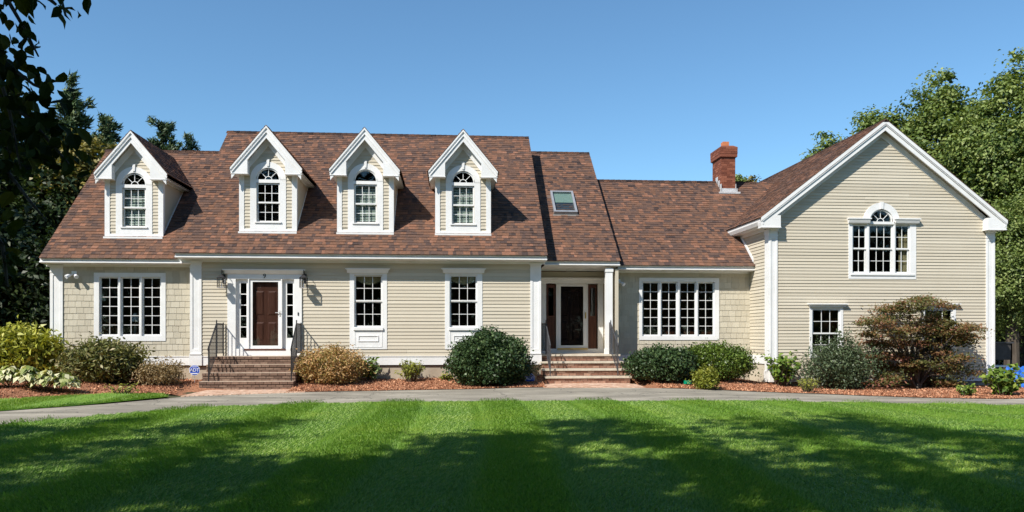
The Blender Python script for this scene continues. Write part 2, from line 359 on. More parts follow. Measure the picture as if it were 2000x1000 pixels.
def shakes(parent, Y, x0, x1, z0, z1, expo, holes, single=lambda x: True):
    rest = MB(); k = 0
    while z0 + k * expo < z1 - .02:
        zb = z0 + k * expo; zt = min(zb + expo, z1); x = x0 - random.uniform(0, .1); k += 1
        while x < x1 - .01:
            wd = random.uniform(.15, .25); a, b = max(x, x0), min(x + wd, x1)
            if x1 - b < .06: b = x1
            x = b if b == x1 else x + wd
            segs = [(a, b)]
            for h in holes:
                if h[2] < (zb + zt) / 2 < h[3]:
                    ns = []
                    for p, q in segs:
                        if h[1] <= p or h[0] >= q: ns.append((p, q)); continue
                        if h[0] > p: ns.append((p, h[0]))
                        if h[1] < q: ns.append((h[1], q))
                    segs = ns
            for p, q in segs:
                if q - p < .02: continue
                l = .016 + random.uniform(-.002, .002); dz = random.uniform(-.004, .004); g = .0035
                B = MB().hexa([(p + g, Y, zb + dz), (p + g, Y - l, zb + dz), (q - g, Y - l, zb + dz), (q - g, Y, zb + dz)],
                              [(p + g, Y, zt), (p + g, Y - .006, zt), (q - g, Y - .006, zt), (q - g, Y, zt)], random.random())
                if single((p + q) / 2) and NB['cedar'] < 298: B.build('cedar_shingle', CEDAR, parent); NB['cedar'] += 1
                else: rest.add(B.v, B.f, B.t[0])
    if rest.v: rest.build('cedar_shingle_field', CEDAR, parent, kind='stuff')

def roof_field(parent, P, U, V, Nn, vmax, span, singles=0, name='shingle', expo=.143):
    """courses of shingle tabs: P = eave corner, U along, V up the slope, span(v) -> (u0,u1)"""
    P, U, V, Nn = map(Vector, (P, U, V, Nn)); rest = MB(); k = 0; vprev = 0
    while k * expo < vmax:
        v0 = k * expo - (.045 if k == 0 else 0); v1 = min((k + 1) * expo, vmax) + .01; sp = span(max(v0, 0) + .5 * expo); k += 1
        if sp is None or sp[1] - sp[0] < .05: continue
        u = sp[0] - random.uniform(0, .15); run = random.random()
        while u < sp[1]:
            wd = random.uniform(.07, .21); a, b = max(u, sp[0]), min(u + wd, sp[1]); u += wd
            if b - a < .015: continue
            h = random.choice((.008, .016)); t = min(1, max(0, random.gauss(.46, .27))); t = t * .8 + run * .2
            if random.random() < .3: run = random.random()
            hb = h + .006; q = [P + U * uu + V * vv + Nn * nn for uu, vv, nn in ((a, v0, 0), (b, v0, 0), (b, v1, .0), (a, v1, .0), (a, v0, hb), (b, v0, hb), (b, v1, .004), (a, v1, .004))]
            fs = [(4, 5, 6, 7), (0, 1, 5, 4), (0, 4, 7, 3), (1, 2, 6, 5)]
            if singles and NB['shingle'] < singles: MB().add(q, fs, t).build(name, SHINGLE, parent); NB['shingle'] += 1
            else: rest.add(q, fs, t)
    if rest.v: rest.build('shingle_field', SHINGLE, parent, kind='stuff')
def ridge_cap(parent, p0, p1, k, kb=None, s=.14):
    p0, p1 = Vector(p0), Vector(p1); L = (p1 - p0).length; d = (p1 - p0) / L; q = MB(); n = int(L / .2); out = Vector((0, 0, 1)).cross(d).normalized(); kb = kb or k
    for i in range(n):
        a, b = p0 + d * (L * i / n), p0 + d * (L * (i + 1.25) / n); h0, h1 = .022, .012
        pts = []
        for c, h in ((a, h0), (b, h1)):
            pts += [c + out * s + Vector((0, 0, h - s * k)), c + Vector((0, 0, h + .008)), c - out * s + Vector((0, 0, h - s * kb))]
        q.add(pts, [(0, 1, 4, 3), (1, 2, 5, 4), (0, 3, 4, 1), (0, 2, 1)], min(1, max(0, random.gauss(.3, .2))))
    q.build('ridge_cap', SHINGLE, parent)
def gable_roof(name, x0, x1, eave, k, Yr, singles=0, span=None, xin0=0, cap=(None, None)):
    """roof with its ridge along X: deck slab (front and back), fascia, soffit, shingles"""
    y0, z0 = eave; zr = z0 + k * (Yr - y0); th = .16; Yb = 2 * Yr - y0
    d = MB().prism([(y0 + .0, z0 - .012), (Yr, zr - .012), (Yb, z0 - .012), (Yb, z0 - th), (Yr, zr - th), (y0 + .13, z0 - th + .12), (y0 + .0, z0 - .022)], 0, x1 - x0 - .01, T=lambda a, b, c: (x0 + b, a, c))
    r = d.build(name, DECK, house); nrm = Vector((0, -k, 1)).normalized(); V = Vector((0, 1, k)).normalized(); L = math.hypot(Yr - y0, zr - z0)
    roof_field(r, (x0, y0, z0), (1, 0, 0), V, nrm, L, span or (lambda v: (0, x1 - x0)), singles)
    ridge_cap(r, (x1 if cap[1] is None else cap[1], Yr, zr), (x0 if cap[0] is None else cap[0], Yr, zr), k)
    return r, zr

# wall shells (with openings) -----------------------------------------------------------------
def rect(px0, px1, py0, py1, Y):
    x0, z1 = at(px0, py0, Y); x1, z0 = at(px1, py1, Y); xm = (x0 + x1) / 2
    return [x0, x1, atz(py1, Y, xm), atz(py0, Y, xm)]
def grow(r, a, b=None): b = a if b is None else b; return [r[0] - a, r[1] + a, r[2] - b, r[3] + b]

# windows: casing plate > sash frames, muntin grid, panes
def window(Y, casing, units, name='window', header=None, extra=None, label=None, interior=True, proud=.028):
    """units: (x0,x1,z0,z1,cols,rows,depth) glass rectangles"""
    sw = .045
    root = MB().plate(*casing, [grow(u[:4], sw) for u in units], Y - proud, Y + .03)
    if header:
        hx0, hx1, hz0, hz1 = header      # moulded cap: widens upwards
        root.prism([(hx0 + .09, hz0), (hx1 - .09, hz0), (hx1 - .02, hz1 - .03), (hx1, hz1 - .025), (hx1, hz1), (hx0, hz1), (hx0, hz1 - .025), (hx0 + .02, hz1 - .03)], Y - .06, Y + .01)
        root.box(hx0, hx1, Y - .14, Y - .06, hz1 - .03, hz1)
        root.prism([(Y - .061, hz1 - .031), (Y - .061, hz0 + .0), (Y - .075, hz0), (Y - .09, hz0 + .035), (Y - .13, hz1 - .031)], hx0 + .05, hx1 - .05, T=lambda a, b, c: (b, a, c))
    if extra: extra(root)
    r = root.build(name, WHITE, house)
    if label: r['label'] = label
    for (x0, x1, z0, z1, nc, nr, dp) in units:
        a, b, c, d = x0 - sw, x1 + sw, z0 - sw, z1 + sw
        MB().plate(a, b, c, d, [(x0, x1, z0, z1)], Y + .012 + dp, Y + .055 + dp).build('sash', WHITE, r)
        g = MB(); cw, rh = (x1 - x0) / nc, (z1 - z0) / nr; mw = .0085; gy = Y + .033 + dp
        for i in range(1, nc): g.box(x0 + i * cw - mw, x0 + i * cw + mw, gy - .009, gy + .007, z0, z1)
        for j in range(1, nr):
            for i in range(nc): g.box(x0 + i * cw + (mw if i else 0), x0 + (i + 1) * cw - (mw if i < nc - 1 else 0), gy - .008, gy + .006, z0 + j * rh - mw, z0 + j * rh + mw)
        if g.v: g.build('muntin_grid', WHITE, r)
        for i in range(nc):
            for j in range(nr): MB().box(x0 + i * cw, x0 + (i + 1) * cw, gy - .002, gy + .002, z0 + j * rh, z0 + (j + 1) * rh).build('pane', GLASS, r)
    return r

WT = at(560, 695.6, YM)[1]       # top of the white base board (0.89)
WB = .63                          # its underside
holesM, holesW, holesR, holesG, holesD = [], [], [], [], []
# wing triple casement
wc = rect(184, 324, 533, 666, YW); gz0, gz1 = atz(653, YW, -10), atz(543.5, YW, -10)
us = [(atx(a, YW), atx(b, YW), gz0, gz1, 2, 6, .02) for a, b in ((197, 229), (238.5, 271), (280, 312))]
wing_win = window(YW, wc, us, label='triple casement window of the left wing'); holesW.append(grow(wc, -.05))
# right four-part casement
rc = rect(1248, 1404, 543, 664, YR); gz0, gz1 = atz(653.5, YR, 7), atz(553, YR, 7)
us = [(atx(a, YR), atx(b, YR), gz0, gz1, 2, 6, .02) for a, b in ((1256.5, 1285.5), (1293, 1321), (1329.5, 1357.5), (1365, 1393))]
right_win = window(YR, rc, us, label='four-part casement window right of the second entry'); holesR.append(grow(rc, -.05))
# two double-hung with cornice and apron panel
def tall(c0, c1, g0, g1, h0, h1, label):
    Y = YM; cz = rect(c0, c1, 533, 682, Y); xm = (cz[0] + cz[1]) / 2
    z = lambda p: atz(p, Y, xm)
    gx0, gx1 = atx(g0, Y), atx(g1, Y)
    def ex(b):
        b.box(gx0 - .07, gx1 + .07, Y - .07, Y - .03, z(645), z(640))
        pz0, pz1 = z(667), z(655); b.plate(gx0 + .07, gx1 - .07, pz0, pz1, [(gx0 + .095, gx1 - .095, pz0 + .025, pz1 - .025)], Y - .045, Y - .029)
        b.plate(gx0 - .04, gx1 + .04, z(678), z(646.5), [(gx0 - .02, gx1 + .02, z(676.5), z(648))], Y - .036, Y - .029)
    hd = rect(h0, h1, 524.5, 533.5, Y)
    r = window(Y, cz, [(gx0, gx1, z(586), z(540), 3, 2, 0), (gx0, gx1, z(636), z(591), 3, 2, .035)], header=hd, extra=ex, label=label)
    holesM.append(grow(cz, -.05)); return r, gx0, gx1, z
w2, a2, b2, zf = tall(683, 756, 695, 744, 675, 762, 'double-hung window with cornice, left of the two beside the front door')
w3, a3, b3, zf3 = tall(869, 942, 881, 929, 862, 949, 'double-hung window with cornice above the round green bush')
# garage Palladian window
Y = YG; zq = lambda p: atz(p, Y, 13.2)
cz = [atx(1656.5, Y), atx(1788.5, Y), zq(545), zq(437)]
XA = atx(1720.5, Y); RA = (atx(1741, Y) - atx(1700, Y)) / 2; ZA = zq(433)
def arch(b, cx, cz_, r0, r1, y0, y1, n=20, a0=0, a1=math.pi, tint=.5):
    for i in range(n):
        t0, t1 = a0 + (a1 - a0) * i / n, a0 + (a1 - a0) * (i + 1) / n
        P = [(cx + r * math.cos(t), cz_ + r * math.sin(t)) for r, t in ((r0, t0), (r1, t0), (r1, t1), (r0, t1))]
        b.hexa([(P[k][0], y0, P[k][1]) for k in range(4)][::-1], [(P[k][0], y1, P[k][1]) for k in range(4)][::-1], tint)
def fanlight(parent, cx, cz_, r, gy, spokes=3, panes=True):
    g = MB(); hub = r * .33
    if spokes:
        arch(g, cx, cz_, hub - .011, hub + .007, gy - .009, gy + .006, 10)
        for i in range(1, spokes + 1):
            t = math.pi * i / (spokes + 1); d = Vector((math.cos(t), 0, math.sin(t))); s = Vector((-math.sin(t), 0, math.cos(t))) * .008
            p0, p1 = Vector((cx, 0, cz_)) + d * hub, Vector((cx, 0, cz_)) + d * r
            g.hexa([tuple(q + Vector((0, gy - .008, 0))) for q in (p0 - s, p1 - s, p1 + s, p0 + s)], [tuple(q + Vector((0, gy + .006, 0))) for q in (p0 - s, p1 - s, p1 + s, p0 + s)])
        g.build('muntin_grid', WHITE, parent)
    n = (spokes + 1) if spokes else 1
    for i in range(n):
        a0, a1 = math.pi * i / n, math.pi * (i + 1) / n; pts = [(cx, cz_)] + [(cx + r * math.cos(a0 + (a1 - a0) * k / 6), cz_ + r * math.sin(a0 + (a1 - a0) * k / 6)) for k in range(7)]
        if n == 1: pts = [(cx + r * math.cos(math.pi * k / 14), cz_ + r * math.sin(math.pi * k / 14)) for k in range(15)]
        MB().prism(pts, gy - .002, gy + .002).build('pane', GLASS, parent)
def ex5(b):
    for h in (rect(1653, 1698, 426.5, 437, Y), rect(1744, 1794, 427.5, 437.5, Y)):
        b.prism([(h[0] + .05, h[2]), (h[1] - .05, h[2]), (h[1], h[3]), (h[0], h[3])], Y - .08, Y + .01); b.box(h[0], h[1], Y - .15, Y - .08, h[3] - .035, h[3])
        b.prism([(Y - .081, h[3] - .036), (Y - .081, h[2]), (Y - .10, h[2] + .02), (Y - .14, h[3] - .036)], h[0] + .03, h[1] - .03, T=lambda a, c, d: (c, a, d))
    arch(b, XA, ZA, RA + .045, RA + .045 + .2, Y - .045, Y + .03, 24)
    arch(b, XA, ZA, RA, RA + .045, Y + .0, Y + .05, 24)
    b.prism([(XA - .045, ZA + RA + .05), (XA + .045, ZA + RA + .05), (XA + .06, ZA + RA + .27), (XA - .06, ZA + RA + .27)], Y - .07, Y - .045)
    b.box(XA - RA - .06, XA + RA + .06, Y - .05, Y + .05, ZA - .085, ZA - .003)
    b.box(cz[0] + .06, cz[1] - .06, Y - .055, Y - .029, zq(538), zq(535))
um = [(atx(a, Y), atx(b, Y), zq(z0), zq(z1), c, 2, dd) for a, b, c in ((1667, 1690, 2), (1699.5, 1741, 3), (1750.5, 1774, 2)) for z0, z1, dd in ((484, 441.5, 0), (530.5, 488, .035))]
pal = window(Y, cz, um, header=None, extra=ex5, label='three-part window with arched top high on the garage gable')
fanlight(pal, XA, ZA, RA, Y + .033, 3)
holesG += [grow(cz, -.05), [XA - RA - .02, XA + RA + .02, ZA - .2, ZA + RA + .02]]
curt = MB()
for i in range(16):
    x = atx(1760, Y) + i * .017; curt.box(x, x + .012, Y + .12 + .012 * (i % 2), Y + .135 + .012 * (i % 2), zq(531), zq(455) - .1 * math.sin(i * .5) ** 2)
curt.build('curtain', CURT, pal)
# garage lower windows
def low(c0, c1, h0, h1, label):
    cz = rect(c0, c1, 598.5, 700, Y); hd = rect(h0, h1, 593, 600, Y); g0, g1 = cz[0] + .13, cz[1] - .13
    window(Y, cz, [(g0, g1, zq(649.5), zq(606), 3, 2, 0), (g0, g1, zq(693), zq(653.5), 3, 2, .035)], header=hd, label=label); holesG.append(grow(cz, -.05))
low(1580.5, 1646, 1576, 1653, 'small double-hung window low on the garage wall above the dark shrub')
low(1800, 1866, 1795, 1872, 'small window half hidden behind the red maple')

# front door with sidelights -------------------------------------------------------------------
Y = YM; zd = lambda p: atz(p, Y, -5.6)
dx = lambda p: atx(p, Y)
LZ = zd(695.5)                     # landing level
dr = MB()
dr.plate(dx(445), dx(590), LZ, zd(534), [(dx(461), dx(485), zd(681), zd(545)), (dx(487), dx(549.5), zd(680.5), zd(545)), (dx(551.5), dx(575), zd(681), zd(545))], Y - .05, Y + .03)
hx0, hx1, hz0, hz1 = dx(437), dx(597), zd(535), zd(526.5)
dr.prism([(hx0 + .1, hz0), (hx1 - .1, hz0), (hx1, hz1), (hx0, hz1)], Y - .08, Y + .01); dr.box(hx0, hx1, Y - .17, Y - .08, hz1 - .03, hz1)
dr.prism([(Y - .081, hz1 - .031), (Y - .081, hz0), (Y - .1, hz0 + .02), (Y - .16, hz1 - .031)], hx0 + .05, hx1 - .05, T=lambda a, c, d: (c, a, d))
fd = dr.build('front_door_surround', WHITE, house); holesM.append((dx(447), dx(588), 0, zd(536)))
for a, b, ga, gb in ((461, 485, 469.2, 481), (551.5, 575, 560, 571.8)):
    pl = (dx(ga), dx(gb), zd(660), zd(553)); s = MB().plate(dx(a), dx(b), zd(681), zd(545), [pl], Y + .035, Y + .075)
    s.build('sidelight', WHITE, fd)
    h = (pl[3] - pl[2]) / 5
    g = MB()
    for i in range(1, 5): g.box(pl[0], pl[1], Y + .04, Y + .06, pl[2] + i * h - .013, pl[2] + i * h + .013)
    g.build('muntin_grid', WHITE, fd)
    for i in range(5): MB().box(pl[0], pl[1], Y + .05, Y + .054, pl[2] + i * h, pl[2] + (i + 1) * h).build('pane', GLASS, fd)
s0, s1, t0, t1 = dx(487), dx(549.5), zd(680.5), zd(545.2)
storm = MB().plate(s0, s1, t0, t1, [(dx(493.5), dx(543.5), zd(675), zd(550.5))], Y - .015, Y + .02).build('storm_door', WHITE, house, label='white storm door over the brown panelled front door')
MB().box(dx(493.5), dx(543.5), Y + .0, Y + .004, zd(675), zd(550.5)).build('pane', SCREEN, storm)
h = MB(); hx, hz = dx(547), zd(612); h.box(hx - .02, hx + .02, Y - .03, Y - .015, hz - .09, hz + .09); h.box(hx - .13, hx + .005, Y - .06, Y - .045, hz + .01, hz + .03); h.tube([(hx, Y - .03, hz + .02), (hx, Y - .06, hz + .02)], .012)
h.tube([(hx + .01, Y - .035, hz + .06), (hx + .03, Y - .07, hz), (hx + .01, Y - .035, hz - .06)], .008); h.build('door_handle', STEEL, storm)
inner = MB().plate(s0 + .03, s1 - .03, t0 + .02, t1 - .02, [], Y + .085, Y + .12)
idr = inner.build('front_door', DOORW, house)
def panel(x0, x1, z0, z1, yy, m, par):
    MB().hexa([(x0, yy, z0), (x0 + .045, yy - .02, z0 + .045), (x1 - .045, yy - .02, z0 + .045), (x1, yy, z0)], [(x0, yy, z1), (x0 + .045, yy - .02, z1 - .045), (x1 - .045, yy - .02, z1 - .045), (x1, yy, z1)]).build('door_panel', m, par)
mx = (s0 + s1) / 2
for a, b in ((s0 + .16, mx - .055), (mx + .055, s1 - .16)):
    panel(a, b, zd(665), zd(629), Y + .085, DOORW, idr); panel(a, b, zd(616), zd(568), Y + .085, DOORW, idr)
MB().box(mx - .6, mx + .6, Y - .06, Y + .0, t0 - .06, t0 - .005).build('threshold', SILL, fd)
fnt = bpy.data.curves.new('nine', 'FONT')
def lettering(txt, size, loc, m, parent, name, depth=.004, sx=1.0):
    cu = bpy.data.curves.new(name, 'FONT'); cu.body = txt; cu.size = size; cu.extrude = depth; cu.align_x = 'CENTER'; cu.align_y = 'CENTER'; cu.space_character = .92
    tmp = bpy.data.objects.new('tmp', cu); C.objects.link(tmp); bpy.context.view_layer.update()
    me = bpy.data.meshes.new_from_object(tmp.evaluated_get(bpy.context.evaluated_depsgraph_get())); bpy.data.objects.remove(tmp)
    v = np.array([x.co[:] for x in me.vertices]); f = [tuple(p.vertices) for p in me.polygons]
    v = np.stack([v[:, 0] * sx + loc[0], -v[:, 2] + loc[1], v[:, 1] + loc[2]], 1)
    return obj(name, v, f, [], m, parent)
lettering('9', .19, (dx(517.5), Y - .056, zd(539.5)), IRON, fd, 'house_number')
MB().box(dx(582), dx(584), Y - .065, Y - .05, zd(616), zd(610)).build('doorbell', IRON, fd)

# recessed second door --------------------------------------------------------------------------
Y = YD; zd = lambda p: atz(p, Y, 3.9); dx = lambda p: atx(p, Y)
LZ2 = atz(692, 24.19, 3.9)
pr = MB().plate(dx(1050), dx(1177.5), LZ2, zd(545), [(dx(1066), dx(1086), zd(681), zd(554)), (dx(1087), dx(1147), zd(680), zd(554)), (dx(1148), dx(1167.5), zd(681), zd(554))], Y - .05, Y + .03)
h0, h1 = dx(1049), dx(1184); pr.prism([(Y - .051, zd(543)), (Y - .051, zd(554)), (Y - .08, zd(554)), (Y - .11, zd(547)), (Y - .19, zd(545.5)), (Y - .19, zd(543))], h0, h1, T=lambda a, c, d: (c, a, d))
sd = pr.build('side_door_surround', WHITE, house)
for a, b in ((1066, 1086), (1148, 1167.5)):
    x0, x1 = dx(a) + .012, dx(b) - .012; gl = (x0 + .07, x1 - .07, zd(617), zd(562))
    q = MB().plate(x0, x1, zd(681), zd(554), [gl], Y + .0, Y + .05); o = q.build('sidelight', MAHO, sd)
    MB().box(gl[0], gl[1], Y + .02, Y + .024, gl[2], gl[3]).build('pane', GLASS, sd)
    MB().plate(x0 + .07, x1 - .07, zd(675), zd(623), [(x0 + .1, x1 - .1, zd(672), zd(626))], Y - .014, Y + .0).build('sidelight_panel', MAHO, sd)
st = MB().plate(dx(1087), dx(1147), zd(680), zd(554.5), [(dx(1095), dx(1139), zd(674.5), zd(559.5))], Y - .03, Y + .0).build('storm_door', WHITE, house, label='white storm door with full dark glass in the recessed entry')
MB().box(dx(1095), dx(1139), Y - .018, Y - .014, zd(674.5), zd(559.5)).build('pane', SCREEN, st)
MB().box(dx(1142), dx(1144.3), Y - .055, Y - .03, zd(622), zd(610)).build('door_handle', BRASS, st)
dk = MB().box(dx(1088), dx(1146), Y + .06, Y + .1, zd(680), zd(555)).build('side_door', mat('dark_door', (.02, .012, .01), (.03, .017, .013), 6, .6), house)
for a, b in ((.2, .52), (.62, .94)):
    for c, d in ((.25, .9), (1.05, 1.85)): panel(dx(1088) + a * .95 - .08, dx(1088) + b * .95 - .12, zd(680) + c, zd(680) + d, Y + .06, dk.data.materials[0], dk)
MB().box(dx(1088), dx(1147), Y - .1, Y - .03, LZ2 + .12, LZ2 + .17).build('threshold', BRASS, sd)

# wall sheets -----------------------------------------------------------------------------------
def shell(name, x0, x1, z0, z1, holes, Y, m=SIDING): return MB().plate(x0, x1, z0, z1, holes, Y, Y + .12).build(name, m, house)
SOF = .16
zwM = 3.72; zwW = 3.58; zwR = 3.56
main_wall = shell('main_wall', XM0, XM1, WB + .002, zwM, holesM, YM)
wing_wall = shell('wing_wall', XL, XM0, WB + .002, zwW, holesW, YW)
right_wall = shell('right_wall', XP1, XG0, WB + .002, zwR, holesR, YR)
recess_wall = shell('recess_wall', XM1, XP1, .3, 3.6, [(dx(1068), dx(1165), LZ2, atz(556, YD, 3.9))], YD)
def gpoly(z): hw = (GZP - .2 - z) / GK; return (max(XG0, GX - hw), min(XG1, GX + hw))
gwall = MB().plate(XG0, XG1, .087, 5.0, holesG, YG, YG + .12)
def gable_top(b, cx, hw0, z0, z1, zap, k, holes, y0, y1, c):
    # side wedges, centre sheet with the openings, and the peak
    for g in (-1, 1): b.prism([(cx + g * min(hw0, (zap - z0) / k), z0), (cx + g * c, z0), (cx + g * c, z1), (cx + g * min(hw0, (zap - z1) / k), z1)], y0, y1)
    b.plate(cx - c, cx + c, z0, z1, holes, y0, y1); b.prism([(cx - (zap - z1) / k, z1), (cx + (zap - z1) / k, z1), (cx, zap)], y0, y1)
gable_top(gwall, GX, 3.62, 5.0, 5.9, GZP - .13, GK, holesG, YG, YG + .12, 1.2)
garage_wall = gwall.build('garage_wall', SIDING, house)
# siding
boards(garage_wall, T_front(YG), XG0 + .27, XG1 - .27, zq(730), 7.60, .0965, [grow(h, .02) for h in holesG], edge=lambda z: (max(XG0 + .27, GX - (7.68 - z) / GK), min(XG1 - .27, GX + (7.68 - z) / GK)))
boards(main_wall, T_front(YM), XM0 + .3, XM1 - .3, WT, 3.66, .1045, [grow(h, .02) for h in holesM])
shakes(wing_wall, YW, XL + .36, XM0, WT - .005, zwW - .04, .182, [grow(h, .02) for h in holesW])
shakes(right_wall, YR, XP1, XG0, atz(694, YR, 7) , zwR - .04, .182, [grow(h, .02) for h in holesR], single=lambda x: x > 7.3)
boards(recess_wall, T_front(YD), XM1, XP1, LZ2, 3.6, .105, [(dx(1049), dx(1178), 0, atz(545, YD, 3.9))], single=False)
# walls seen from the side: garage left, recess cheeks, gable ends, backs
gs = MB().prism([(YG, -.3), (YG, GZE - .05), (35, GZE - .05), (35, -.3)], 0, .12, T=lambda a, b, c: (XG0 + b, a, c)).build('garage_side_wall', SIDING, house)
boards(gs, T_left(XG0), YG + .3, YR, atz(694, YR, 9), 4.82, .105, single=False)
boards(gs, T_left(XG0), YR, 27.5, 3.9, 4.82, .105, single=False, edge=lambda z: (max(YG + .3, YR), max(YR + .06, ER[0] + (z - ER[1]) / KR + .02)))
rk = MB(); 
for s_, (pa, pb) in enumerate([((YR - .35, ER[1] + KR * (YR - .35 - ER[0]) + .02), (26.15, ER[1] + KR * (26.15 - ER[0]) + .02))]):
    rk.prism([(pa[0], pa[1]), (pb[0], pb[1]), (pb[0], pb[1] + .13), (pa[0], pa[1] + .13)], 0, .035, T=lambda a, b, c: (XG0 - .036 + b * .4, a, c))
rk.build('skirt_board', WHITE, house)
ch = MB(); ch.box(XM1 - .12, XM1 - .002, YM + .121, YD, .3, 3.7); ch.box(XP1 - .0, XP1 + .0 + .1, YP + .01, YD, .3, 3.6)
chk = ch.build('porch_side_walls' if False else 'porch_side_wall', SIDING, house)
boards(chk, T_right(XM1), YM + .15, YD, WT, 3.6, .105, single=False)
ends = MB()
for X, e, k, Yr in ((XL, EW, KW, 28.45), (XM0 - .02, EM, KM, 29.3), (XM1 - .1, EM, KM, 29.3), (XP1 - .05, EP, KP, 30.0)):
    zz = e[1] - .17; zr = e[1] + k * (Yr - e[0]) - .17
    ends.prism([(e[0] + .5, .3), (2 * Yr - e[0] - .5, .3), (2 * Yr - e[0] - .5, zz + .5 * k), (Yr, zr), (e[0] + .5, zz + .5 * k)], 0, .1, T=lambda a, b, c, X=X: (X + .004 + b, a, c))
ends.box(XL, XG0, 33.6, 33.75, .3, 3.9); ends.box(XG0, XG1, 35, 35.1, -.3, 5); ends.box(XG1 - .12, XG1, YG + .121, 35, -.3, 5.0)
ends.prism([(GX - 3.5, 5.0), (GX + 3.5, 5.0), (GX, GZP - .2)], 35, 35.1)
ends.build('rear_and_end_walls' if False else 'end_wall', SIDING, house)
# interior: floors, ceilings, partitions
it = MB(); it.box(XL + .1, XG0 - .05, 26.2, 33.5, .80, .90); it.box(XL + .1, XM1 - .13, 24.45, 26.2, .80, .90); it.box(XP1 + .2, XG0 - .05, 25.4, 26.2, .8, .9); it.box(XG0 + .2, XG1 - .2, YG + .15, 34.9, 2.75, 2.85)
it.build('interior_floor', FLOORM, house)
it = MB(); it.box(XL + .12, XM1 - .13, 24.5, 33.5, 3.6, 3.68); it.box(XL + .12, XG0 - .05, 29.0, 29.1, .9, 3.6); it.box(XM0 - .1, XM0 + .0, 24.45, 29, .9, 3.6)
it.box(XG0 + .2, XG1 - .2, 28.5, 28.6, -.2, 4.9); it.box(XM1 + .2, XG0 - .05, YD + .15, 33, 3.5, 3.58); it.box(XL + .3, XM1 - .2, 27.6, 27.7, 3.7, 6.6); it.box(-7, -6.9, 24.5, 29, .9, 3.6); it.box(-4.3, -4.2, 24.5, 29, .9, 3.6)
it.build('interior_wall', INTER, house)
# foundation and base boards
fb = MB(); fb.box(XL + .06, XM0 + .03, YW + .03, YW + .3, -.3, WB - .03); fb.box(XM0 + .03, XM1 - .05, YM + .03, YM + .3, -.3, WB - .03); fb.box(XM1 - .05, XG0, YR + .03, YR + .3, -.3, WB - .03); fb.box(XG0, XG1 - .05, YG + .03, YG + .3, -.5, .05)
fb.build('foundation_wall', FOUND, house)
sb = MB(); sb.box(XL + .02, XM0, YW + .012, YW + .25, WB - .03, WB); sb.box(XM0 + .03, XM1, YM + .012, YM + .25, WB - .03, WB); sb.box(XP1 + .1, XG0, YR + .012, YR + .25, WB - .03, WB); sb.box(XG0, XG1, YG + .012, YG + .25, .05, .085)
sb.build('sill_board', SILL, house)
ZGB = atz(745, YG, 13)
for n_, a, b, Yk, z0, z1 in ((0, XL + .36, XM0 - .01, YW, WB, WT), (1, XM0 + .33, dx(0) * 0 + atx(444, YM), YM, WB, WT), (2, atx(591, YM), XM1 - .33, YM, WB, WT), (3, XP1 + .1, XG0 - .02, YR, WB, atz(693, YR, 7)), (4, XG0 + .28, XG1 - .28, YG, .085, zq(729.5))):
    MB().box(a, b, Yk - .03, Yk + .0, z0, z1).box(a, b, Yk - .045, Yk - .03, z1 - .02, z1 + .0).build('base_board', WHITE, house)
MB().box(XG0 - .03, XG0 - .0, YG + .3, YR - .05, WB, atz(693, YR, 9)).build('base_board', WHITE, house)

# corner pilasters: pedestal, shaft with recessed strip, capital
def pilaster(x0, x1, Y, z0, zp, z1, label=None, side=None, dep=.04):
    b = MB()
    b.box(x0 - .015, x1 + .015, Y - dep - .02, Y - .001, z0, zp); b.box(x0, x1, Y - dep - .035, Y - .002, zp, zp + .03)
    w_ = (x1 - x0); e = w_ * .23
    b.plate(x0, x1, zp + .03, z1 - .22, [(x0 + e, x1 - e, zp + .16, z1 - .3)], Y - dep, Y - dep + .018)
    b.box(x0 + .002, x1 - .002, Y - dep + .018, Y, zp + .03, z1 - .22)
    b.box(x0 - .01, x1 + .01, Y - dep - .012, Y - .001, z1 - .22, z1 - .19); b.box(x0 + .001, x1 - .001, Y - dep, Y, z1 - .19, z1 - .06); b.box(x0 - .02, x1 + .02, Y - dep - .03, Y - .001, z1 - .06, z1)
    return b.build('corner_pilaster', WHITE, house)
pilaster(XL, XL + .36, YW, WB, WT - .02, zwW)
pilaster(XM0 - .01, XM0 + .32, YM, WB, WT + .05, zwM - .01)
pilaster(XM1 - .32, XM1 + .01, YM, WB, WT + .05, zwM - .01)
pilaster(XG0 - .0, XG0 + .25, YG, .09, .4, 4.78)
pilaster(XG1 - .29, XG1, YG, .09, .4, 4.78)
MB().plate(YG, YG + .28, WB - .2, 4.75, [], 0, .03).build('tmp', WHITE)
bpy.data.objects.remove(bpy.data.objects['tmp'])
b = MB(); b.box(XG0 - .03, XG0 - .001, YG - .03, YG + .28, .09, 4.62); b.box(XG0 - .05, XG0 - .0, YG - .04, YG + .3, .09, .42); b.box(XG0 - .04, XG0 - .0, YG - .05, YG + .3, 4.62, 4.78); b.build('corner_board', WHITE, house)
# porch post
pxa, pxb = atx(1183.3, YP), atx(1196.5, YP); b = MB(); b.box(pxa, pxb, YP, YP + .2, LZ2, 3.62); b.box(pxa - .02, pxb + .02, YP - .02, YP + .22, 3.5, 3.6); b.box(pxa - .02, pxb + .02, YP - .02, YP + .21, LZ2, LZ2 + .16); b.build('porch_post', WHITE, house)

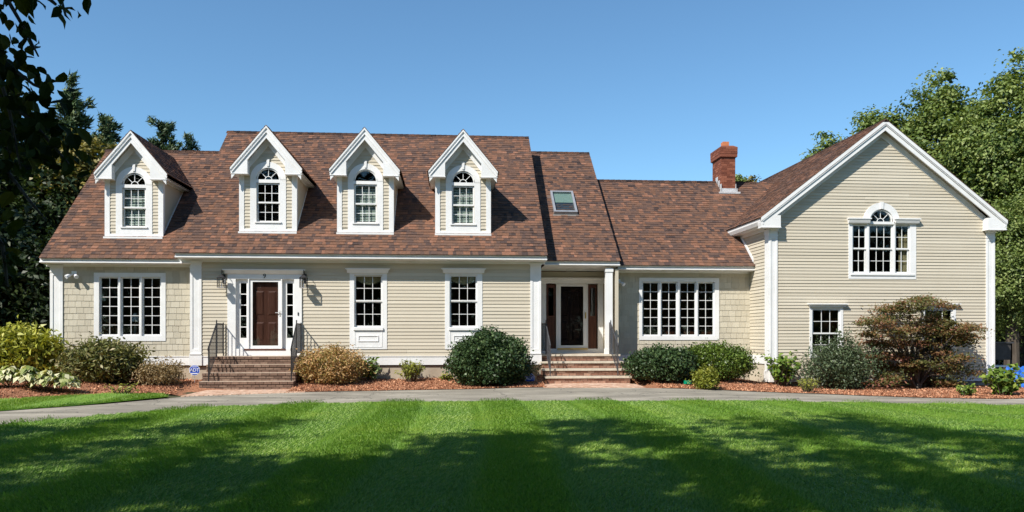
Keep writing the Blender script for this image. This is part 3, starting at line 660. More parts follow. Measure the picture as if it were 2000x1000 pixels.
# eaves: fascia shaded by the shingle drip, soffit, frieze --------------------------------------
def eave(x0, x1, e, wallY, frieze=.1, ret=True):
    y0, z0 = e; b = MB()
    b.prism([(y0 + .045, z0 - .024), (y0 + .055, z0 - .10), (y0 + .004, z0 - .125), (y0 + .004, z0 - .15), (y0 + .075, z0 - .165), (y0 + .11, z0 - .165), (y0 + .11, z0 - .024)], x0 + .01, x1 - .01, T=lambda a, c, d: (c, a, d))
    b.build('gutter', WHITE, house)
    s = MB(); s.box(x0 + .02, x1 - .02, y0 + .112, wallY - .03, z0 - .175, z0 - .16)
    if frieze: s.box(x0 + .03, x1 - .03, wallY - .03, wallY - .001, z0 - .175 - frieze, z0 - .16)
    s.build('soffit', WHITE, house)
eave(XL - .14, XM0 + .05, EW, YW, .06); eave(XM0 - .32, XM1 + .16, EM, YM, .07); eave(XM1 + .16, XP1 + .14, EP, YD, .05); eave(XP1 + .14, XG0, ER, YR, .05)

# roofs -----------------------------------------------------------------------------------------
X0 = XM0 - .36
main_roof, zrM = gable_roof('main_roof', X0, XM1 + .16, EM, KM, 29.3, 298)
wing_roof, zrW = gable_roof('wing_roof', XL - .12, X0, EW, KW, 28.45)
porch_roof, zrP = gable_roof('porch_roof', XM1 + .1, XP1 + .14, EP, KP, 30.0)
def spanR(v):
    z = ER[1] + v * KR / math.hypot(1, KR); return (0, max(XG0 - .0, GX - GE + (z - GZE) / GK + .12) - (XP1 + .14) - (.0 if z > 4.7 else 0))
y0, z0 = ER; Yr = 29.0; zr = z0 + KR * (Yr - y0)
dk_ = MB(); x0 = XP1 + .1
dk_.hexa([(x0, y0 + .12, z0 - .10), (XG0 - .002, y0 + .12, z0 - .10), (XG0 + 1.6, Yr, zr - .16), (x0, Yr, zr - .16)], [(x0, y0 + .04, z0 - .01), (XG0 - .002, y0 + .04, z0 - .01), (XG0 + 1.6, Yr, zr - .012), (x0, Yr, zr - .012)])
dk_.hexa([(x0, Yr, zr - .16), (XG0 + 1.6, Yr, zr - .16), (XG0, 2 * Yr - y0, z0 - .16), (x0, 2 * Yr - y0, z0 - .16)], [(x0, Yr, zr - .012), (XG0 + 1.6, Yr, zr - .012), (XG0, 2 * Yr - y0, z0 - .012), (x0, 2 * Yr - y0, z0 - .012)])
right_roof = dk_.build('right_roof', DECK, house)
roof_field(right_roof, (XP1 + .14, y0, z0), (1, 0, 0), Vector((0, 1, KR)).normalized(), Vector((0, -KR, 1)).normalized(), math.hypot(Yr - y0, zr - z0), spanR)
ridge_cap(right_roof, (11.4, Yr, zr), (XP1 + .1, Yr, zr), KR)
# garage roof, ridge along Y
YB = 35.3; gd = MB()
gd.prism([(GX - GE + .03, GZE - .02), (GX, GZP - .015), (GX + GE - .03, GZE - .02), (GX + GE - .03, GZE - .1), (GX, GZP - .16), (GX - GE + .03, GZE - .1)], GY + .02, YB)
garage_roof = gd.build('garage_roof', DECK, house); Ls = math.hypot(GE, GZP - GZE); c_ = GE / Ls; s_ = (GZP - GZE) / Ls
roof_field(garage_roof, (GX - GE, YB, GZE), (0, -1, 0), (c_, 0, s_), (-s_, 0, c_), Ls, lambda v: (0, YB - GY))
roof_field(garage_roof, (GX + GE, GY, GZE), (0, 1, 0), (-c_, 0, s_), (s_, 0, c_), Ls, lambda v: (0, YB - GY))
ridge_cap(garage_roof, (GX, GY, GZP), (GX, YB, GZP), GK)
# rake boards, soffits and returns of a gable facing the camera
def rake(cx, hw, ze, zp, Y0, Yw, wd, retw, reth, par, crown=.06, sof=True, inner=None, join=True):
    k = (zp - ze) / hw; cs = math.hypot(1, k)
    for sgn in (-1, 1):
        X = lambda d: cx + sgn * d
        q = MB(); v = lambda off: -off * cs                     # vertical offset for a perpendicular distance
        q.prism([(X(hw), ze - .012), (X(0), zp - .012), (X(0), zp + v(crown)), (X(hw - .0), ze + v(crown))], Y0, Y0 + .06)
        q.prism([(X(hw - .03), ze + v(crown) - 0 + .03 * k), (X(0), zp + v(crown)), (X(0), zp + v(wd)), (X(hw - .03), ze + v(wd) + .03 * k)], Y0 + .03, Y0 + .075)
        q.prism([(X(hw - .05), ze + v(.12) + .05 * k), (X(0), zp + v(.12)), (X(0), zp + v(.135)), (X(hw - .05), ze + v(.135) + .05 * k)], Y0 + .0, Y0 + .031)
        q.build('rake_board', WHITE, par)
        if sof: MB().prism([(X(hw - .06), ze + v(.10) + .06 * k), (X(0), zp + v(.10)), (X(0), zp + v(.125)), (X(hw - .06), ze + v(.125) + .06 * k)], Y0 + .075, Yw).build('soffit', WHITE, par)
        zb = ze + v(crown) - .02; r = MB()
        r.prism([(X(hw - .03), zb - reth), (X(hw - retw), zb - reth), (X(hw - retw), ze + k * retw + v(wd) + .01 if join else ze + .06), (X(hw - .1), ze + .06 if not join else zb + k * .1), (X(hw - .0), zb + .0)], Y0 + .028, Yw - .001)
        r.box(min(X(hw - .01), X(hw - retw - .015)), max(X(hw - .01), X(hw - retw - .015)), Y0 + .015, Yw - .002, zb - reth - .02, zb - reth)
        r.build('eave_return', WHITE, par)
        if inner: MB().prism([(X(inner), zp - k * inner + v(wd - .04)), (X(0), zp + v(wd - .04)), (X(0), zp + v(wd + .12)), (X(inner), zp - k * inner + v(wd + .12))], Yw - .03, Yw - .001).build('frieze_board', WHITE, par)
rake(GX, GE, GZE, GZP, GY, YG, .26, .62, .15, garage_roof, crown=.10, inner=3.55, join=False)
g = MB()
for sgn in (-1, 1):
    X = GX + sgn * GE
    g.prism([(X - sgn * .0, GZE - .03), (X - sgn * .0, GZE - .12), (X - sgn * .05, GZE - .22), (X - sgn * .09, GZE - .22), (X - sgn * .09, GZE - .03)], GY + .02, YB - .1)
g.build('gutter', WHITE, garage_roof)
MB().box(GX - GE + .09, XG0 - .001, YG, YB - .2, GZE - .25, GZE - .22).box(XG0 - .035, XG0 - .002, YG + .3, 27.4, GZE - .35, GZE - .25).build('soffit', WHITE, garage_roof)

# dormers ---------------------------------------------------------------------------------------
def dormer(cx, by, bz, eave_, k, fan, blind, label):
    hw = .83; ze, zt = bz + 1.78, bz + 1.84; ztip, zp = bz + 1.845, bz + 3.11; ho = 1.05; Y = by
    yb = lambda z: eave_[0] + (z - eave_[1]) / k
    gl = .315; G = lambda a: bz + a
    spring = G(1.545); hole = [(cx - gl - .02, cx + gl + .02, G(.28), spring + gl + .02)]
    kk = (zp - ztip) / ho
    body = MB().plate(cx - hw, cx + hw, bz - .05, ze, hole, Y, Y + .1)
    gable_top(body, cx, hw, ze, bz + 1.92, zp - .14, kk, hole, Y, Y + .1, .42)
    for sgn in (-1, 1):
        X = cx + sgn * (hw - .04)
        body.prism([(Y + .1, bz), (yb(ze), ze), (Y + .1, ze)], X - .04, X + .04, T=lambda a, c, d: (c, a, d))
    r = body.build('dormer', SIDING, house, label=label)
    boards(r, T_front(Y), 0, 0, bz + .13, zp - .42, .1, [(cx - .52, cx + .52, 0, spring), (cx - .42, cx + .42, spring, spring + .33), (cx - .25, cx + .25, spring + .3, spring + .5)],
           edge=lambda z: (max(cx - hw + .12, cx - (zp - .40 - z) / kk), min(cx + hw - .12, cx + (zp - .40 - z) / kk)), single=False)
    boards(r, T_right(cx + hw), 0, 0, bz + .1, ze - .12, .1, edge=lambda z: (Y + .12, max(Y + .13, yb(z) - .02)), single=False)
    boards(r, T_left(cx - hw), 0, 0, bz + .1, ze - .12, .1, edge=lambda z: (Y + .12, max(Y + .13, yb(z) - .02)), single=False)
    for sgn in (-1, 1):
        t = MB(); X0_, X1_ = sorted((cx + sgn * (hw + .022), cx + sgn * (hw - .125))); t.box(X0_, X1_, Y - .03, Y - .0, bz - .02, ze)
        X0_, X1_ = sorted((cx + sgn * (hw + .022), cx + sgn * hw)); t.box(X0_, X1_, Y, Y + .12, bz - .0, ze); t.box(X0_, X1_, Y + .12, yb(ze) - .03, ze - .13, ze)
        t.prism([(Y + .12, bz + .1), (yb(ze), ze - .02), (yb(ze) - .05, ze), (Y + .12, bz + .17)], X0_, X1_ - .004, T=lambda a, c, d: (c, a, d))
        a0, a1 = sorted((cx + sgn * (hw + .04), cx + sgn * (hw - .15))); t.box(a0, a1, Y - .05, Y - .001, ze - .09, ze + .0); t.build('corner_board', WHITE, r)
    MB().box(cx - hw + .125, cx + hw - .125, Y - .026, Y - .0, bz - .02, bz + .06).box(cx - hw - .03, cx + hw + .03, Y - .12, Y - .03, bz - .09, bz - .035).build('base_trim', WHITE, r)
    # roof
    d = MB(); kb = yb
    for sgn in (-1, 1):
        e_, p_ = cx + sgn * ho, cx
        pts = [(e_, Y - .26, ztip), (p_, Y - .26, zp), (p_, yb(zp) + .05, zp), (e_, yb(ztip) + .05, ztip)]
        if sgn > 0: pts = pts[::-1]
        d.hexa([(a, b, c - .13) for a, b, c in pts], [(a, b, c - .012) for a, b, c in pts])
    dr_ = d.build('dormer_roof', DECK, house)
    L = math.hypot(ho, zp - ztip); cc, ss = ho / L, (zp - ztip) / L
    roof_field(dr_, (cx + ho, Y - .303, ztip), (0, 1, 0), (-cc, 0, ss), (ss, 0, cc), L, lambda v: (0, yb(ztip + v * ss) - (Y - .303)))
    roof_field(dr_, (cx - ho, yb(zp), ztip), (0, -1, 0), (cc, 0, ss), (-ss, 0, cc), L, lambda v: (yb(zp) - yb(ztip + v * ss), yb(zp) - Y + .303))
    ridge_cap(dr_, (cx, Y - .27, zp - .01), (cx, yb(zp), zp - .01), ss / cc, s=.06)
    rake(cx, ho, ztip, zp, Y - .3, Y, .235, .50, .07, dr_, crown=.05, inner=.66)
    for sgn in (-1, 1):
        s = MB(); a0, a1 = sorted((cx + sgn * (ho - .03), cx + sgn * (hw + .0))); s.box(a0, a1, Y + .001, yb(ztip - .15), ztip - .165, ztip - .15)
        a0, a1 = sorted((cx + sgn * (ho - .0), cx + sgn * (ho - .04))); s.box(a0, a1, Y - .2, yb(ztip - .05), ztip - .13, ztip - .03); s.build('fascia', WHITE, dr_)
    # window
    def ex(b):
        arch(b, cx, spring, gl + .04, .53, Y - .035, Y + .03, 22); arch(b, cx, spring, gl, gl + .04, Y + .0, Y + .05, 22)
        b.prism([(cx - .03, spring + .40), (cx + .03, spring + .40), (cx + .045, spring + .60), (cx - .045, spring + .60)], Y - .06, Y - .035)
        b.box(cx - gl - .05, cx + gl + .05, Y - .025, Y + .06, spring - .10, spring - .003)
        b.box(cx - gl - .08, cx + gl + .08, Y - .06, Y - .029, G(.235), G(.27))
    wn = window(Y, [cx - .53, cx + .53, G(.06), spring], [(cx - gl + .015, cx + gl - .015, G(.88), G(1.40), 3, 2, 0), (cx - gl + .015, cx + gl - .015, G(.31), G(.83), 3, 2, .035)], name='dormer_window', extra=ex)
    fanlight(wn, cx, spring, gl, Y + .033, 3 if fan else 0)
    if blind:
        bl = MB()
        for i in range(22): z = G(.3) + i * .05; bl.hexa([(cx - gl, Y + .115, z), (cx + gl, Y + .115, z), (cx + gl, Y + .119, z), (cx - gl, Y + .119, z)], [(cx - gl, Y + .135, z + .033), (cx + gl, Y + .135, z + .033), (cx + gl, Y + .139, z + .033), (cx - gl, Y + .139, z + .033)])
        bl.build('blind', BLIND, wn)
for px, py, fan, blind, mn, lb in ((262.5, 461, True, True, 0, 'dormer on the left wing roof'), (524, 451, True, False, 1, 'dormer above the front door'), (714, 453, False, True, 1, 'middle dormer with half-round pane without spokes'), (904.5, 455, True, True, 1, 'dormer nearest the skylight')):
    e_, k_ = (EM, KM) if mn else (EW, KW)
    p = onroof(px, py, *e_, k_); dormer(p[0], p[1], p[2], e_, k_, fan, blind, lb)

# skylight ----------------------------------------------------------------------------------------
c = [Vector(onroof(a, b, EP[0], EP[1], KP)) for a, b in ((1082, 419), (1127, 418), (1117, 377), (1073, 378))]
U = Vector((1, 0, 0)); V = Vector((0, 1, KP)).normalized(); Nn = Vector((0, -KP, 1)).normalized(); o0 = (c[0] + c[3] * 0); W_ = (c[1].x - c[0].x + c[2].x - c[3].x) / 2; L_ = (c[3] - c[0]).length
TS = lambda u, n, v: tuple(o0 + U * u + V * v + Nn * n)
fr = MB()
for a, b, cc, dd in ((0, W_, 0, .08), (0, W_, L_ - .07, L_), (0, .07, .08, L_ - .07), (W_ - .07, W_, .08, L_ - .07)):
    fr.box(a, b, -.02, .12, cc, dd, T=TS)
sk = fr.build('skylight', mat('skylight_frame', (.30, .31, .33), (.36, .37, .39), 8, .4, metal=.3), house)
MB().box(.07, W_ - .07, .08, .088, .08, L_ - .07, T=TS).build('pane', GLASS, sk)
MB().box(.07, W_ - .07, .0, .01, .08, L_ - .07, T=TS).build('shaft_floor', mat('shaft', (.04, .06, .09), None, 4, .6), sk)
MB().box(.07, W_ - .07, .03, .04, L_ * .52, L_ - .07, T=TS).build('shade', mat('shade_cloth', (.25, .33, .30), (.3, .38, .34), 4, .8), sk)
MB().box(-.04, W_ + .04, -.01, .012, -.09, -.0, T=TS).box(-.12, -.0, -.01, .01, L_ * .8, L_ * .88, T=TS).box(W_, W_ + .12, -.01, .01, L_ * .8, L_ * .88, T=TS).build('flashing', DRIP, sk)

# chimney -------------------------------------------------------------------------------------------
p = Vector(onroof(1409, 374, ER[0], ER[1], KR)); x0c, y0c = p.x, p.y; x1c = x0c + (atx(1436, y0c) - atx(1409, y0c)); d_c = .98
zc0 = p.z; ztc = atz(301, y0c, x0c); y1c = y0c + d_c
def brickwall_box(b, x0, x1, y0, y1, z0, z1, course=.075, L=.205):
    n = max(1, round((z1 - z0) / course)); ch = (z1 - z0) / n
    for i in range(n):
        za, zb = z0 + i * ch + .004, z0 + (i + 1) * ch - .004; off = (i % 2) * L / 2
        for (a, c_, horiz, fix) in ((x0, x1, True, y0), (x0, x1, True, y1), (y0, y1, False, x0), (y0, y1, False, x1)):
            u = a - off
            while u < c_ - .01:
                s, e = max(u, a), min(u + L, c_); u += L
                if e - s < .03: continue
                t = random.random(); g = .003; pr_ = random.uniform(.002, .006)
                if horiz:
                    lo, hi = (fix - pr_, fix + .03) if fix == y0 else (fix - .03, fix + pr_); b.box(s + g, e - g, lo, hi, za, zb, t)
                else:
                    lo, hi = (fix - pr_, fix + .03) if fix == x0 else (fix - .03, fix + pr_); b.box(lo, hi, s + g, e - g, za, zb, t)
cb = MB().box(x0c + .004, x1c - .004, y0c + .004, y1c - .004, zc0 - .6, ztc + .2)
chim = cb.build('chimney', MORTARC, house)
bk = MB(); brickwall_box(bk, x0c, x1c, y0c, y1c, zc0 - .4, ztc - .13)
for i, (o_, za, zb) in enumerate(((.025, -.13, -.06), (.045, -.06, .01), (.065, .01, .26))): brickwall_box(bk, x0c - o_, x1c + o_, y0c - o_, y1c + o_, ztc + za, ztc + zb)
bk.build('chimney_bricks', CHIMB, chim, kind='stuff')
cp = MB(); o_ = .06; cp.box(x0c - o_, x1c + o_, y0c - o_, y1c + o_, ztc - .1, ztc + .24)
cp.hexa([(x0c - o_, y0c - o_, ztc + .26), (x1c + o_, y0c - o_, ztc + .26), (x1c + o_, y1c + o_, ztc + .26), (x0c - o_, y1c + o_, ztc + .26)], [(x0c + .05, y0c + .05, ztc + .33), (x1c - .05, y0c + .05, ztc + .33), (x1c - .05, y1c - .05, ztc + .33), (x0c + .05, y1c - .05, ztc + .33)])
cp.build('chimney_cap', CHIMB, chim)
MB().plate(x0c + .12, x0c + .34, ztc + .3, ztc + .5, [], y0c + .15, y0c + .4).build('flue', FLUE, chim)
fl = MB(); fl.box(x0c - .05, x1c + .07, y0c - .05, y0c - .012, zc0 - .05, zc0 + .11); fl.box(x0c - .12, x1c + .14, y0c - .16, y0c - .05, zc0 - .1, zc0 - .03)
for i in range(5):
    a, b_ = y0c + i * .2 - .05, y0c + (i + 1) * .2; zz = ER[1] + KR * (a - ER[0])
    if a > Yr - .1: break
    for X in (x0c - .018, x1c + .008): fl.box(X, X + .01, a, b_ - .003 * i, zz - .02, zz + .32)
fl.build('flashing', STEEL, chim)

# ------------------------------------------------------------------ brick steps
def railpath(parent, X, Yf, Yb, Ybot, zl, zb, m):
    """handrail: level part over the landing and a sloping part down the flight"""
    hr = .95; r = MB(); top = zl + hr
    for (y, z0, z1) in ((Ybot, zb, zb + hr + .02), (Yf, zl - .02, top + .06), (Yb, zl, top + .04)): r.box(X - .014, X + .014, y - .014, y + .014, z0, z1)
    r.tube([(X, Yb, top), (X, Yf, top)], .017, 6); r.tube([(X, Yf, top), (X, Ybot, zb + hr)], .02, 6); r.tube([(X, Ybot, zb + hr), (X, Ybot - .05, zb + hr - .04), (X, Ybot - .03, zb + hr - .1)], .018, 6)
    r.tube([(X, Yb, zl + .1), (X, Yf, zl + .1)], .01, 5); r.tube([(X, Yf, zl + .08), (X, Ybot, zb + .12)], .01, 5)
    for y, z1 in ((Yf, top + .06),): r.tube([(X, y, z1), (X, y, z1 + .02), (X, y, z1 + .05)], [.012, .024, .004], 6)
    o = r.build('handrail', m, parent)
    n = 6
    for i in range(1, n + 1):
        y = Yb + (Yf - Yb) * i / (n + 1); MB().box(X - .007, X + .007, y - .007, y + .007, zl + .1, top).build('baluster', m, o)
    n = 7
    for i in range(1, n + 1):
        t = i / (n + 1); y = Yf + (Ybot - Yf) * t; MB().box(X - .007, X + .007, y - .007, y + .007, zl + .08 + (zb + .04 - zl) * t, top + (zb - zl) * t).build('baluster', m, o)
def steps(name, label, fronts, xs, zs, back, stone, m, rails, rm):
    root = empty(name, ((xs[0][0] + xs[0][1]) / 2, fronts[0], zs[0]), label=label, cat='steps')
    core = MB(); n = len(fronts)
    for i in range(n):
        x0, x1 = xs[i]; core.box(x0 + .012, x1 - .012, fronts[i] + .012, fronts[i + 1] + .012 if i < n - 1 else back, zs[0] - .2, zs[i + 1] - .03 - (.02 if stone else 0))
    core.build('mortar_core', MORTAR, root)
    for i in range(n):
        x0, x1 = xs[i]; za, zb = zs[i], zs[i + 1]; yb_ = fronts[i + 1] if i < n - 1 else back
        nc = 2 if stone else 3; zt = zb - (.055 if stone else 0); chh = (zt - za) / nc
        for j in range(nc):
            last = (not stone) and j == nc - 1; off = .11 * ((i + j) % 2); u = x0 - off
            while u < x1 - .02:
                s, e = max(u, x0), min(u + .218, x1); u += .218
                if e - s < .04: continue
                pr_ = .022 if last else random.uniform(0, .005)
                ya, yb2 = fronts[i] - pr_, (yb_ + .02 if last and i < n - 1 else back if last else fronts[i] + .09)
                MB().box(s + .006, e - .006, ya, yb2, za + j * chh + .008, za + (j + 1) * chh - (.0 if last else .005) + random.uniform(-.001, .001), random.random()).build('brick', m, root)
            # side returns
            for sx in (0, 1):
                yy = fronts[i] + .1
                while yy < back - .1 and not last:
                    if True:
                        X = x0 if sx == 0 else x1; a, b_ = (X, X + .03) if sx == 0 else (X - .03, X)
                        if X < XM1 + .05 and X > XM0: pass
                        core2.box(a, b_, yy, min(yy + .208, back), za + j * chh + .005, za + (j + 1) * chh - .005, random.random())
                    yy += .218
        if stone:
            cc = MB(); npt = 14
            for q in range(npt):
                a, b_ = x0 - .04 + (x1 - x0 + .08) * q / npt, x0 - .04 + (x1 - x0 + .08) * (q + 1) / npt; rr = random.uniform(0, .008)
                cc.hexa([(a, fronts[i] - .035 - rr, zb - .055), (b_, fronts[i] - .035 - rr, zb - .055), (b_, yb_ + .03, zb - .055), (a, yb_ + .03, zb - .055)], [(a, fronts[i] - .028 - rr, zb), (b_, fronts[i] - .028 - rr, zb), (b_, yb_ + .03, zb), (a, yb_ + .03, zb)])
            cc.build('tread_stone', STONE, root)
        else: MB().box(x0 + .004, x1 - .004, fronts[i] - .026, (yb_ - .001 if i < n - 1 else back), zb + .001, zb + .011).build('sunlit_tread_cap', TREAD, root)  # thin added cap, coloured paler to read as sunlit brick
    core2.build('side_brick', m, root, kind='stuff'); core2.v.clear(); core2.f.clear(); core2.t.clear()
    for X, Yf, Yb, Ybot, zb in rails: railpath(root, X, Yf, Yb, Ybot, zs[-1], zb, rm)
    return root
core2 = MB()
fr1 = [22.38, 22.69, 23.0, 23.31]; z0 = .01; zs1 = [z0 + (LZ - z0) * i / 4 for i in range(5)]
xs1 = [(atx(388, fr1[0]), atx(573.5, fr1[0])), (atx(394.5, fr1[1]), atx(577.5, fr1[1])), (atx(403, fr1[2]), atx(581, fr1[2])), (atx(409, fr1[3]), atx(584.5, fr1[3]))]
xr0, xr1 = atx(422, 23.2), atx(578.5, 23.2)
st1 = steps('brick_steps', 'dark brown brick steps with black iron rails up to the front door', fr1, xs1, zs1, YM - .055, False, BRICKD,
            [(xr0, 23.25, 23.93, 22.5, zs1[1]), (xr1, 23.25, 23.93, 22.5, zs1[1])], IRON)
fr2 = [23.05, 23.43, 23.81, 24.19]; z0 = .105; zs2 = [z0 + (LZ2 - z0) * i / 4 for i in range(5)]
xs2 = [(atx(1068, fr2[0]), atx(1231, fr2[0])), (atx(1062, fr2[1]), atx(1224, fr2[1])), (XM1 + .03, atx(1215, fr2[2])), (XM1 + .03, atx(1209, fr2[3]))]
st2 = steps('brick_steps', 'red brick steps with pale stone treads and grey rails at the recessed entry', fr2, xs2, zs2, YD - .06, True, BRICKR,
            [(XM1 + .2, 24.3, 25.5, 23.25, zs2[1]), (atx(1191, 24.45) , 24.3, 24.48, 23.25, zs2[1])], IRONG)
def apron(name, poly_near, poly_far, label=None):
    """basket of flat pavers between two edges"""
    b = MB(); n = len(poly_near)
    xs = sorted([p[0] for p in poly_near]); x = xs[0]; row = 0
    yn = lambda x: float(np.interp(x, [p[0] for p in poly_near], [p[1] for p in poly_near])); yf = lambda x: float(np.interp(x, [p[0] for p in poly_far], [p[1] for p in poly_far]))
    while x < xs[-1]:
        y = yn(x + .05) - random.uniform(0, .2); top = yf(x + .05)
        while y < top:
            a, c_ = max(y, yn(x + .05)), min(y + .2, top); y += .2
            if c_ - a < .03: continue
            z = gz(x, a) + .02 + random.uniform(-.002, .002); b.box(x + .003, x + .097, a + .003, c_ - .003, z - .05, z, random.random())
        x += .1
    return b.build(name, PAVER, kind='stuff')
GA = lambda a, b: ground(a, b)
apron('brick_apron', [GA(352, 775), GA(400, 773.5), GA(480, 770.5), GA(570, 767.5), GA(590, 767)], [(GA(352, 775)[0], GA(352, 775)[1] + .5), (xs1[0][0] - .25, 22.1), (xs1[0][0], 22.4), (xs1[0][1], 22.4), (GA(590, 767)[0], 22.0)])
apron('brick_apron', [GA(1062, 758), GA(1150, 758), GA(1255, 758)], [(GA(1062, 758)[0], 23.06), (xs2[0][1], 23.08), (GA(1255, 758)[0], 22.8)])

# ------------------------------------------------------------------ wall fittings: lanterns, floodlights, signs
def lantern(px, label):
    x, zt = at(px, 531, YM - .22); r = empty('wall_lantern', (x, YM, zt - .5), label=label, cat='lantern', group='lanterns flanking the front door')
    Yc = YM - .26; z0 = atz(561.5, Yc, x); z1 = atz(543.5, Yc, x); wd = .095
    f = MB()
    for sx in (-1, 1):
        for sy in (-1, 1): f.box(x + sx * wd - .009, x + sx * wd + .009, Yc + sy * wd - .009, Yc + sy * wd + .009, z0, z1)
    f.box(x - wd - .012, x + wd + .012, Yc - wd - .012, Yc + wd + .012, z1, z1 + .025)
    f.hexa([(x - wd, Yc - wd, z1 + .025), (x + wd, Yc - wd, z1 + .025), (x + wd, Yc + wd, z1 + .025), (x - wd, Yc + wd, z1 + .025)], [(x - .035, Yc - .035, z1 + .09), (x + .035, Yc - .035, z1 + .09), (x + .035, Yc + .035, z1 + .09), (x - .035, Yc + .035, z1 + .09)])
    f.tube([(x, Yc, z1 + .09), (x, Yc, z1 + .13)], .015)
    f.build('frame', IRON, r)
    MB().box(x - wd - .01, x + wd + .01, Yc - wd - .01, Yc + wd + .01, z0 - .018, z0).build('base', mat('lamp_pewter', (.35, .33, .31), (.4, .38, .36), 8, .4) if 'lamp_pewter' not in bpy.data.materials else bpy.data.materials['lamp_pewter'], r)
    for s in (-1, 1):
        MB().box(x - wd + .009, x + wd - .009, Yc + s * wd - .002, Yc + s * wd + .002, z0, z1).build('glass_pane', GLASSC, r); MB().box(x + s * wd - .002, x + s * wd + .002, Yc - wd + .009, Yc + wd - .009, z0, z1).build('glass_pane', GLASSC, r)
    MB().tube([(x, Yc, z0), (x, Yc, z0 + .1), (x, Yc, z0 + .15)], [.013, .013, .004]).build('bulb', SIGNW, r)
    a = MB(); a.tube([(x, YM - .02, z1 - .06), (x, YM - .08, z1 + .12), (x, YM - .16, z1 + .22), (x, Yc, z1 + .24), (x, Yc - .03, z1 + .2), (x, Yc, z1 + .13)], .011, 6)
    a.tube([(x, YM - .03, z1 + .05), (x, YM - .12, z1 + .12), (x, YM - .13, z1 + .18)], .008, 5); a.box(x - .045, x + .045, YM - .035, YM - .02, z1 - .12, z1 + .14); a.build('bracket', IRON, r)
lantern(433.5, 'black carriage lantern on the wall left of the front door'); lantern(593.5, 'black carriage lantern on the wall right of the front door')
def flood(px, py, Y, label):
    x, z = at(px, py, Y); r = empty('security_light', (x, Y, z), label=label, cat='floodlight')
    MB().box(x - .07, x + .07, Y - .05, Y - .022, z - .03, z + .11).build('junction_box', SIGNW, r)
    for s in (-1, 1):
        b = MB(); b.tube([(x, Y - .05, z + .03), (x + s * .07, Y - .11, z)], .014, 6); b.tube([(x + s * .05, Y - .09, z), (x + s * .1, Y - .16, z - .03), (x + s * .15, Y - .22, z - .08)], [.03, .045, .062], 10); b.build('lamp_head', SIGNW, r)
flood(146, 537, YW, 'white twin floodlight on the shingled wall of the left wing'); flood(1207, 552, YR, 'white twin floodlight right of the recessed entry')
def yardsign(px, py, Y, label, rz=0):
    x, z = at(px, py, Y); gzv = bedz(x, Y); r = empty('yard_sign', (x, Y, gzv), label=label, cat='sign')
    R = .155
    def octo(rr, y0, y1): return MB().prism([(x + rr * math.cos(math.pi / 8 + k * math.pi / 4), z + rr * math.sin(math.pi / 8 + k * math.pi / 4)) for k in range(8)], y0, y1)
    octo(R, Y - .004, Y + .004).build('plate_rim', SIGNW, r); octo(R - .012, Y - .0065, Y - .0045).build('plate', BLUE, r)
    lettering('ADT', .135, (x, Y - .010, z + .0), SIGNW, r, 'lettering', .002, 1.0)
    MB().box(x - .09, x + .09, Y - .009, Y - .0066, z - .105, z - .08).box(x - .07, x + .07, Y - .009, Y - .0066, z + .085, z + .10).build('stripe', SIGNW, r)
    MB().tube([(x, Y + .012, gzv - .05), (x, Y + .012, z)], .006, 6).build('stake', STEEL, r)
yardsign(380, 723, 22.95, 'blue octagonal security sign on a thin stake left of the brown brick steps')
yardsign(1035, 739, 23.0, 'blue security sign half hidden behind the big round bush')

# ------------------------------------------------------------------ vegetation
def unit(v): return v / (np.linalg.norm(v, axis=1, keepdims=True) + 1e-9)
def leaves(P, Nr, L, Wd, fold=.25, tang=None, r=None):
    """one kite per leaf: four corners, folded along the midrib; returns verts and quads"""
    r = r or rng; n = len(P); t = r.normal(size=(n, 3)) if tang is None else tang + .35 * r.normal(size=(n, 3))
    Nr = unit(Nr); t = unit(t - Nr * np.sum(t * Nr, 1, keepdims=True)); b = np.cross(Nr, t)
    l = (L * r.uniform(.65, 1.25, n))[:, None]; wv = l * Wd / L
    v = np.stack([P - t * l * .5, P + b * wv * .5 + Nr * wv * fold - t * l * .08, P + t * l * .5 - Nr * l * .12, P - b * wv * .5 + Nr * wv * fold - t * l * .08], 1).reshape(-1, 3)
    return v, np.arange(4 * n).reshape(n, 4)
def lumps(n, r, seed=0, lo=.5, hi=1.0, up=-1.0):
    d = unit(r.normal(size=(n * 3, 3))); d = d[d[:, 2] > up][:n]
    rad = r.uniform(lo ** 2, hi ** 2, len(d)) ** .5
    bump = 1 + .13 * np.sin(d[:, 0] * 5 + seed) * np.cos(d[:, 1] * 4 + seed * 2) + .09 * np.sin(d[:, 2] * 7 + seed)
    return d * (rad * bump)[:, None], d
def crown(cen, rad, ncl, npl, cr, L, Wd, seed, lo=.45, flat=.6, upn=.8, droop=0., up=-1.0, rndn=.7):
    r = np.random.default_rng(seed); c, d = lumps(ncl, r, seed, lo, 1.0, up); c = c * np.array(rad) + np.array(cen)
    csz = cr * r.uniform(.5, 1.3, len(c)); q = r.normal(size=(len(c), npl, 3)) * .55; q = q * csz[:, None, None]; q[..., 2] *= flat
    P = (c[:, None, :] + q).reshape(-1, 3)
    nr = unit(q.reshape(-1, 3)) * .6 + np.repeat(d, npl, 0) * .5 + np.array([0, 0, upn]) + rndn * r.normal(size=P.shape)
    v, f = leaves(P, nr, L, Wd, r=r)
    tint = np.clip(np.repeat(r.uniform(0, 1, len(c)), npl) * .6 + r.uniform(0, 1, len(P)) * .4, 0, 1)
    return v, f, tint, c
def stack(parts):
    V, Fc, Tt, o = [], [], [], 0
    for v, f, t in parts: V.append(v); Fc.append(f + o); Tt.append(t); o += len(v)
    return np.concatenate(V), np.concatenate(Fc), np.concatenate(Tt)
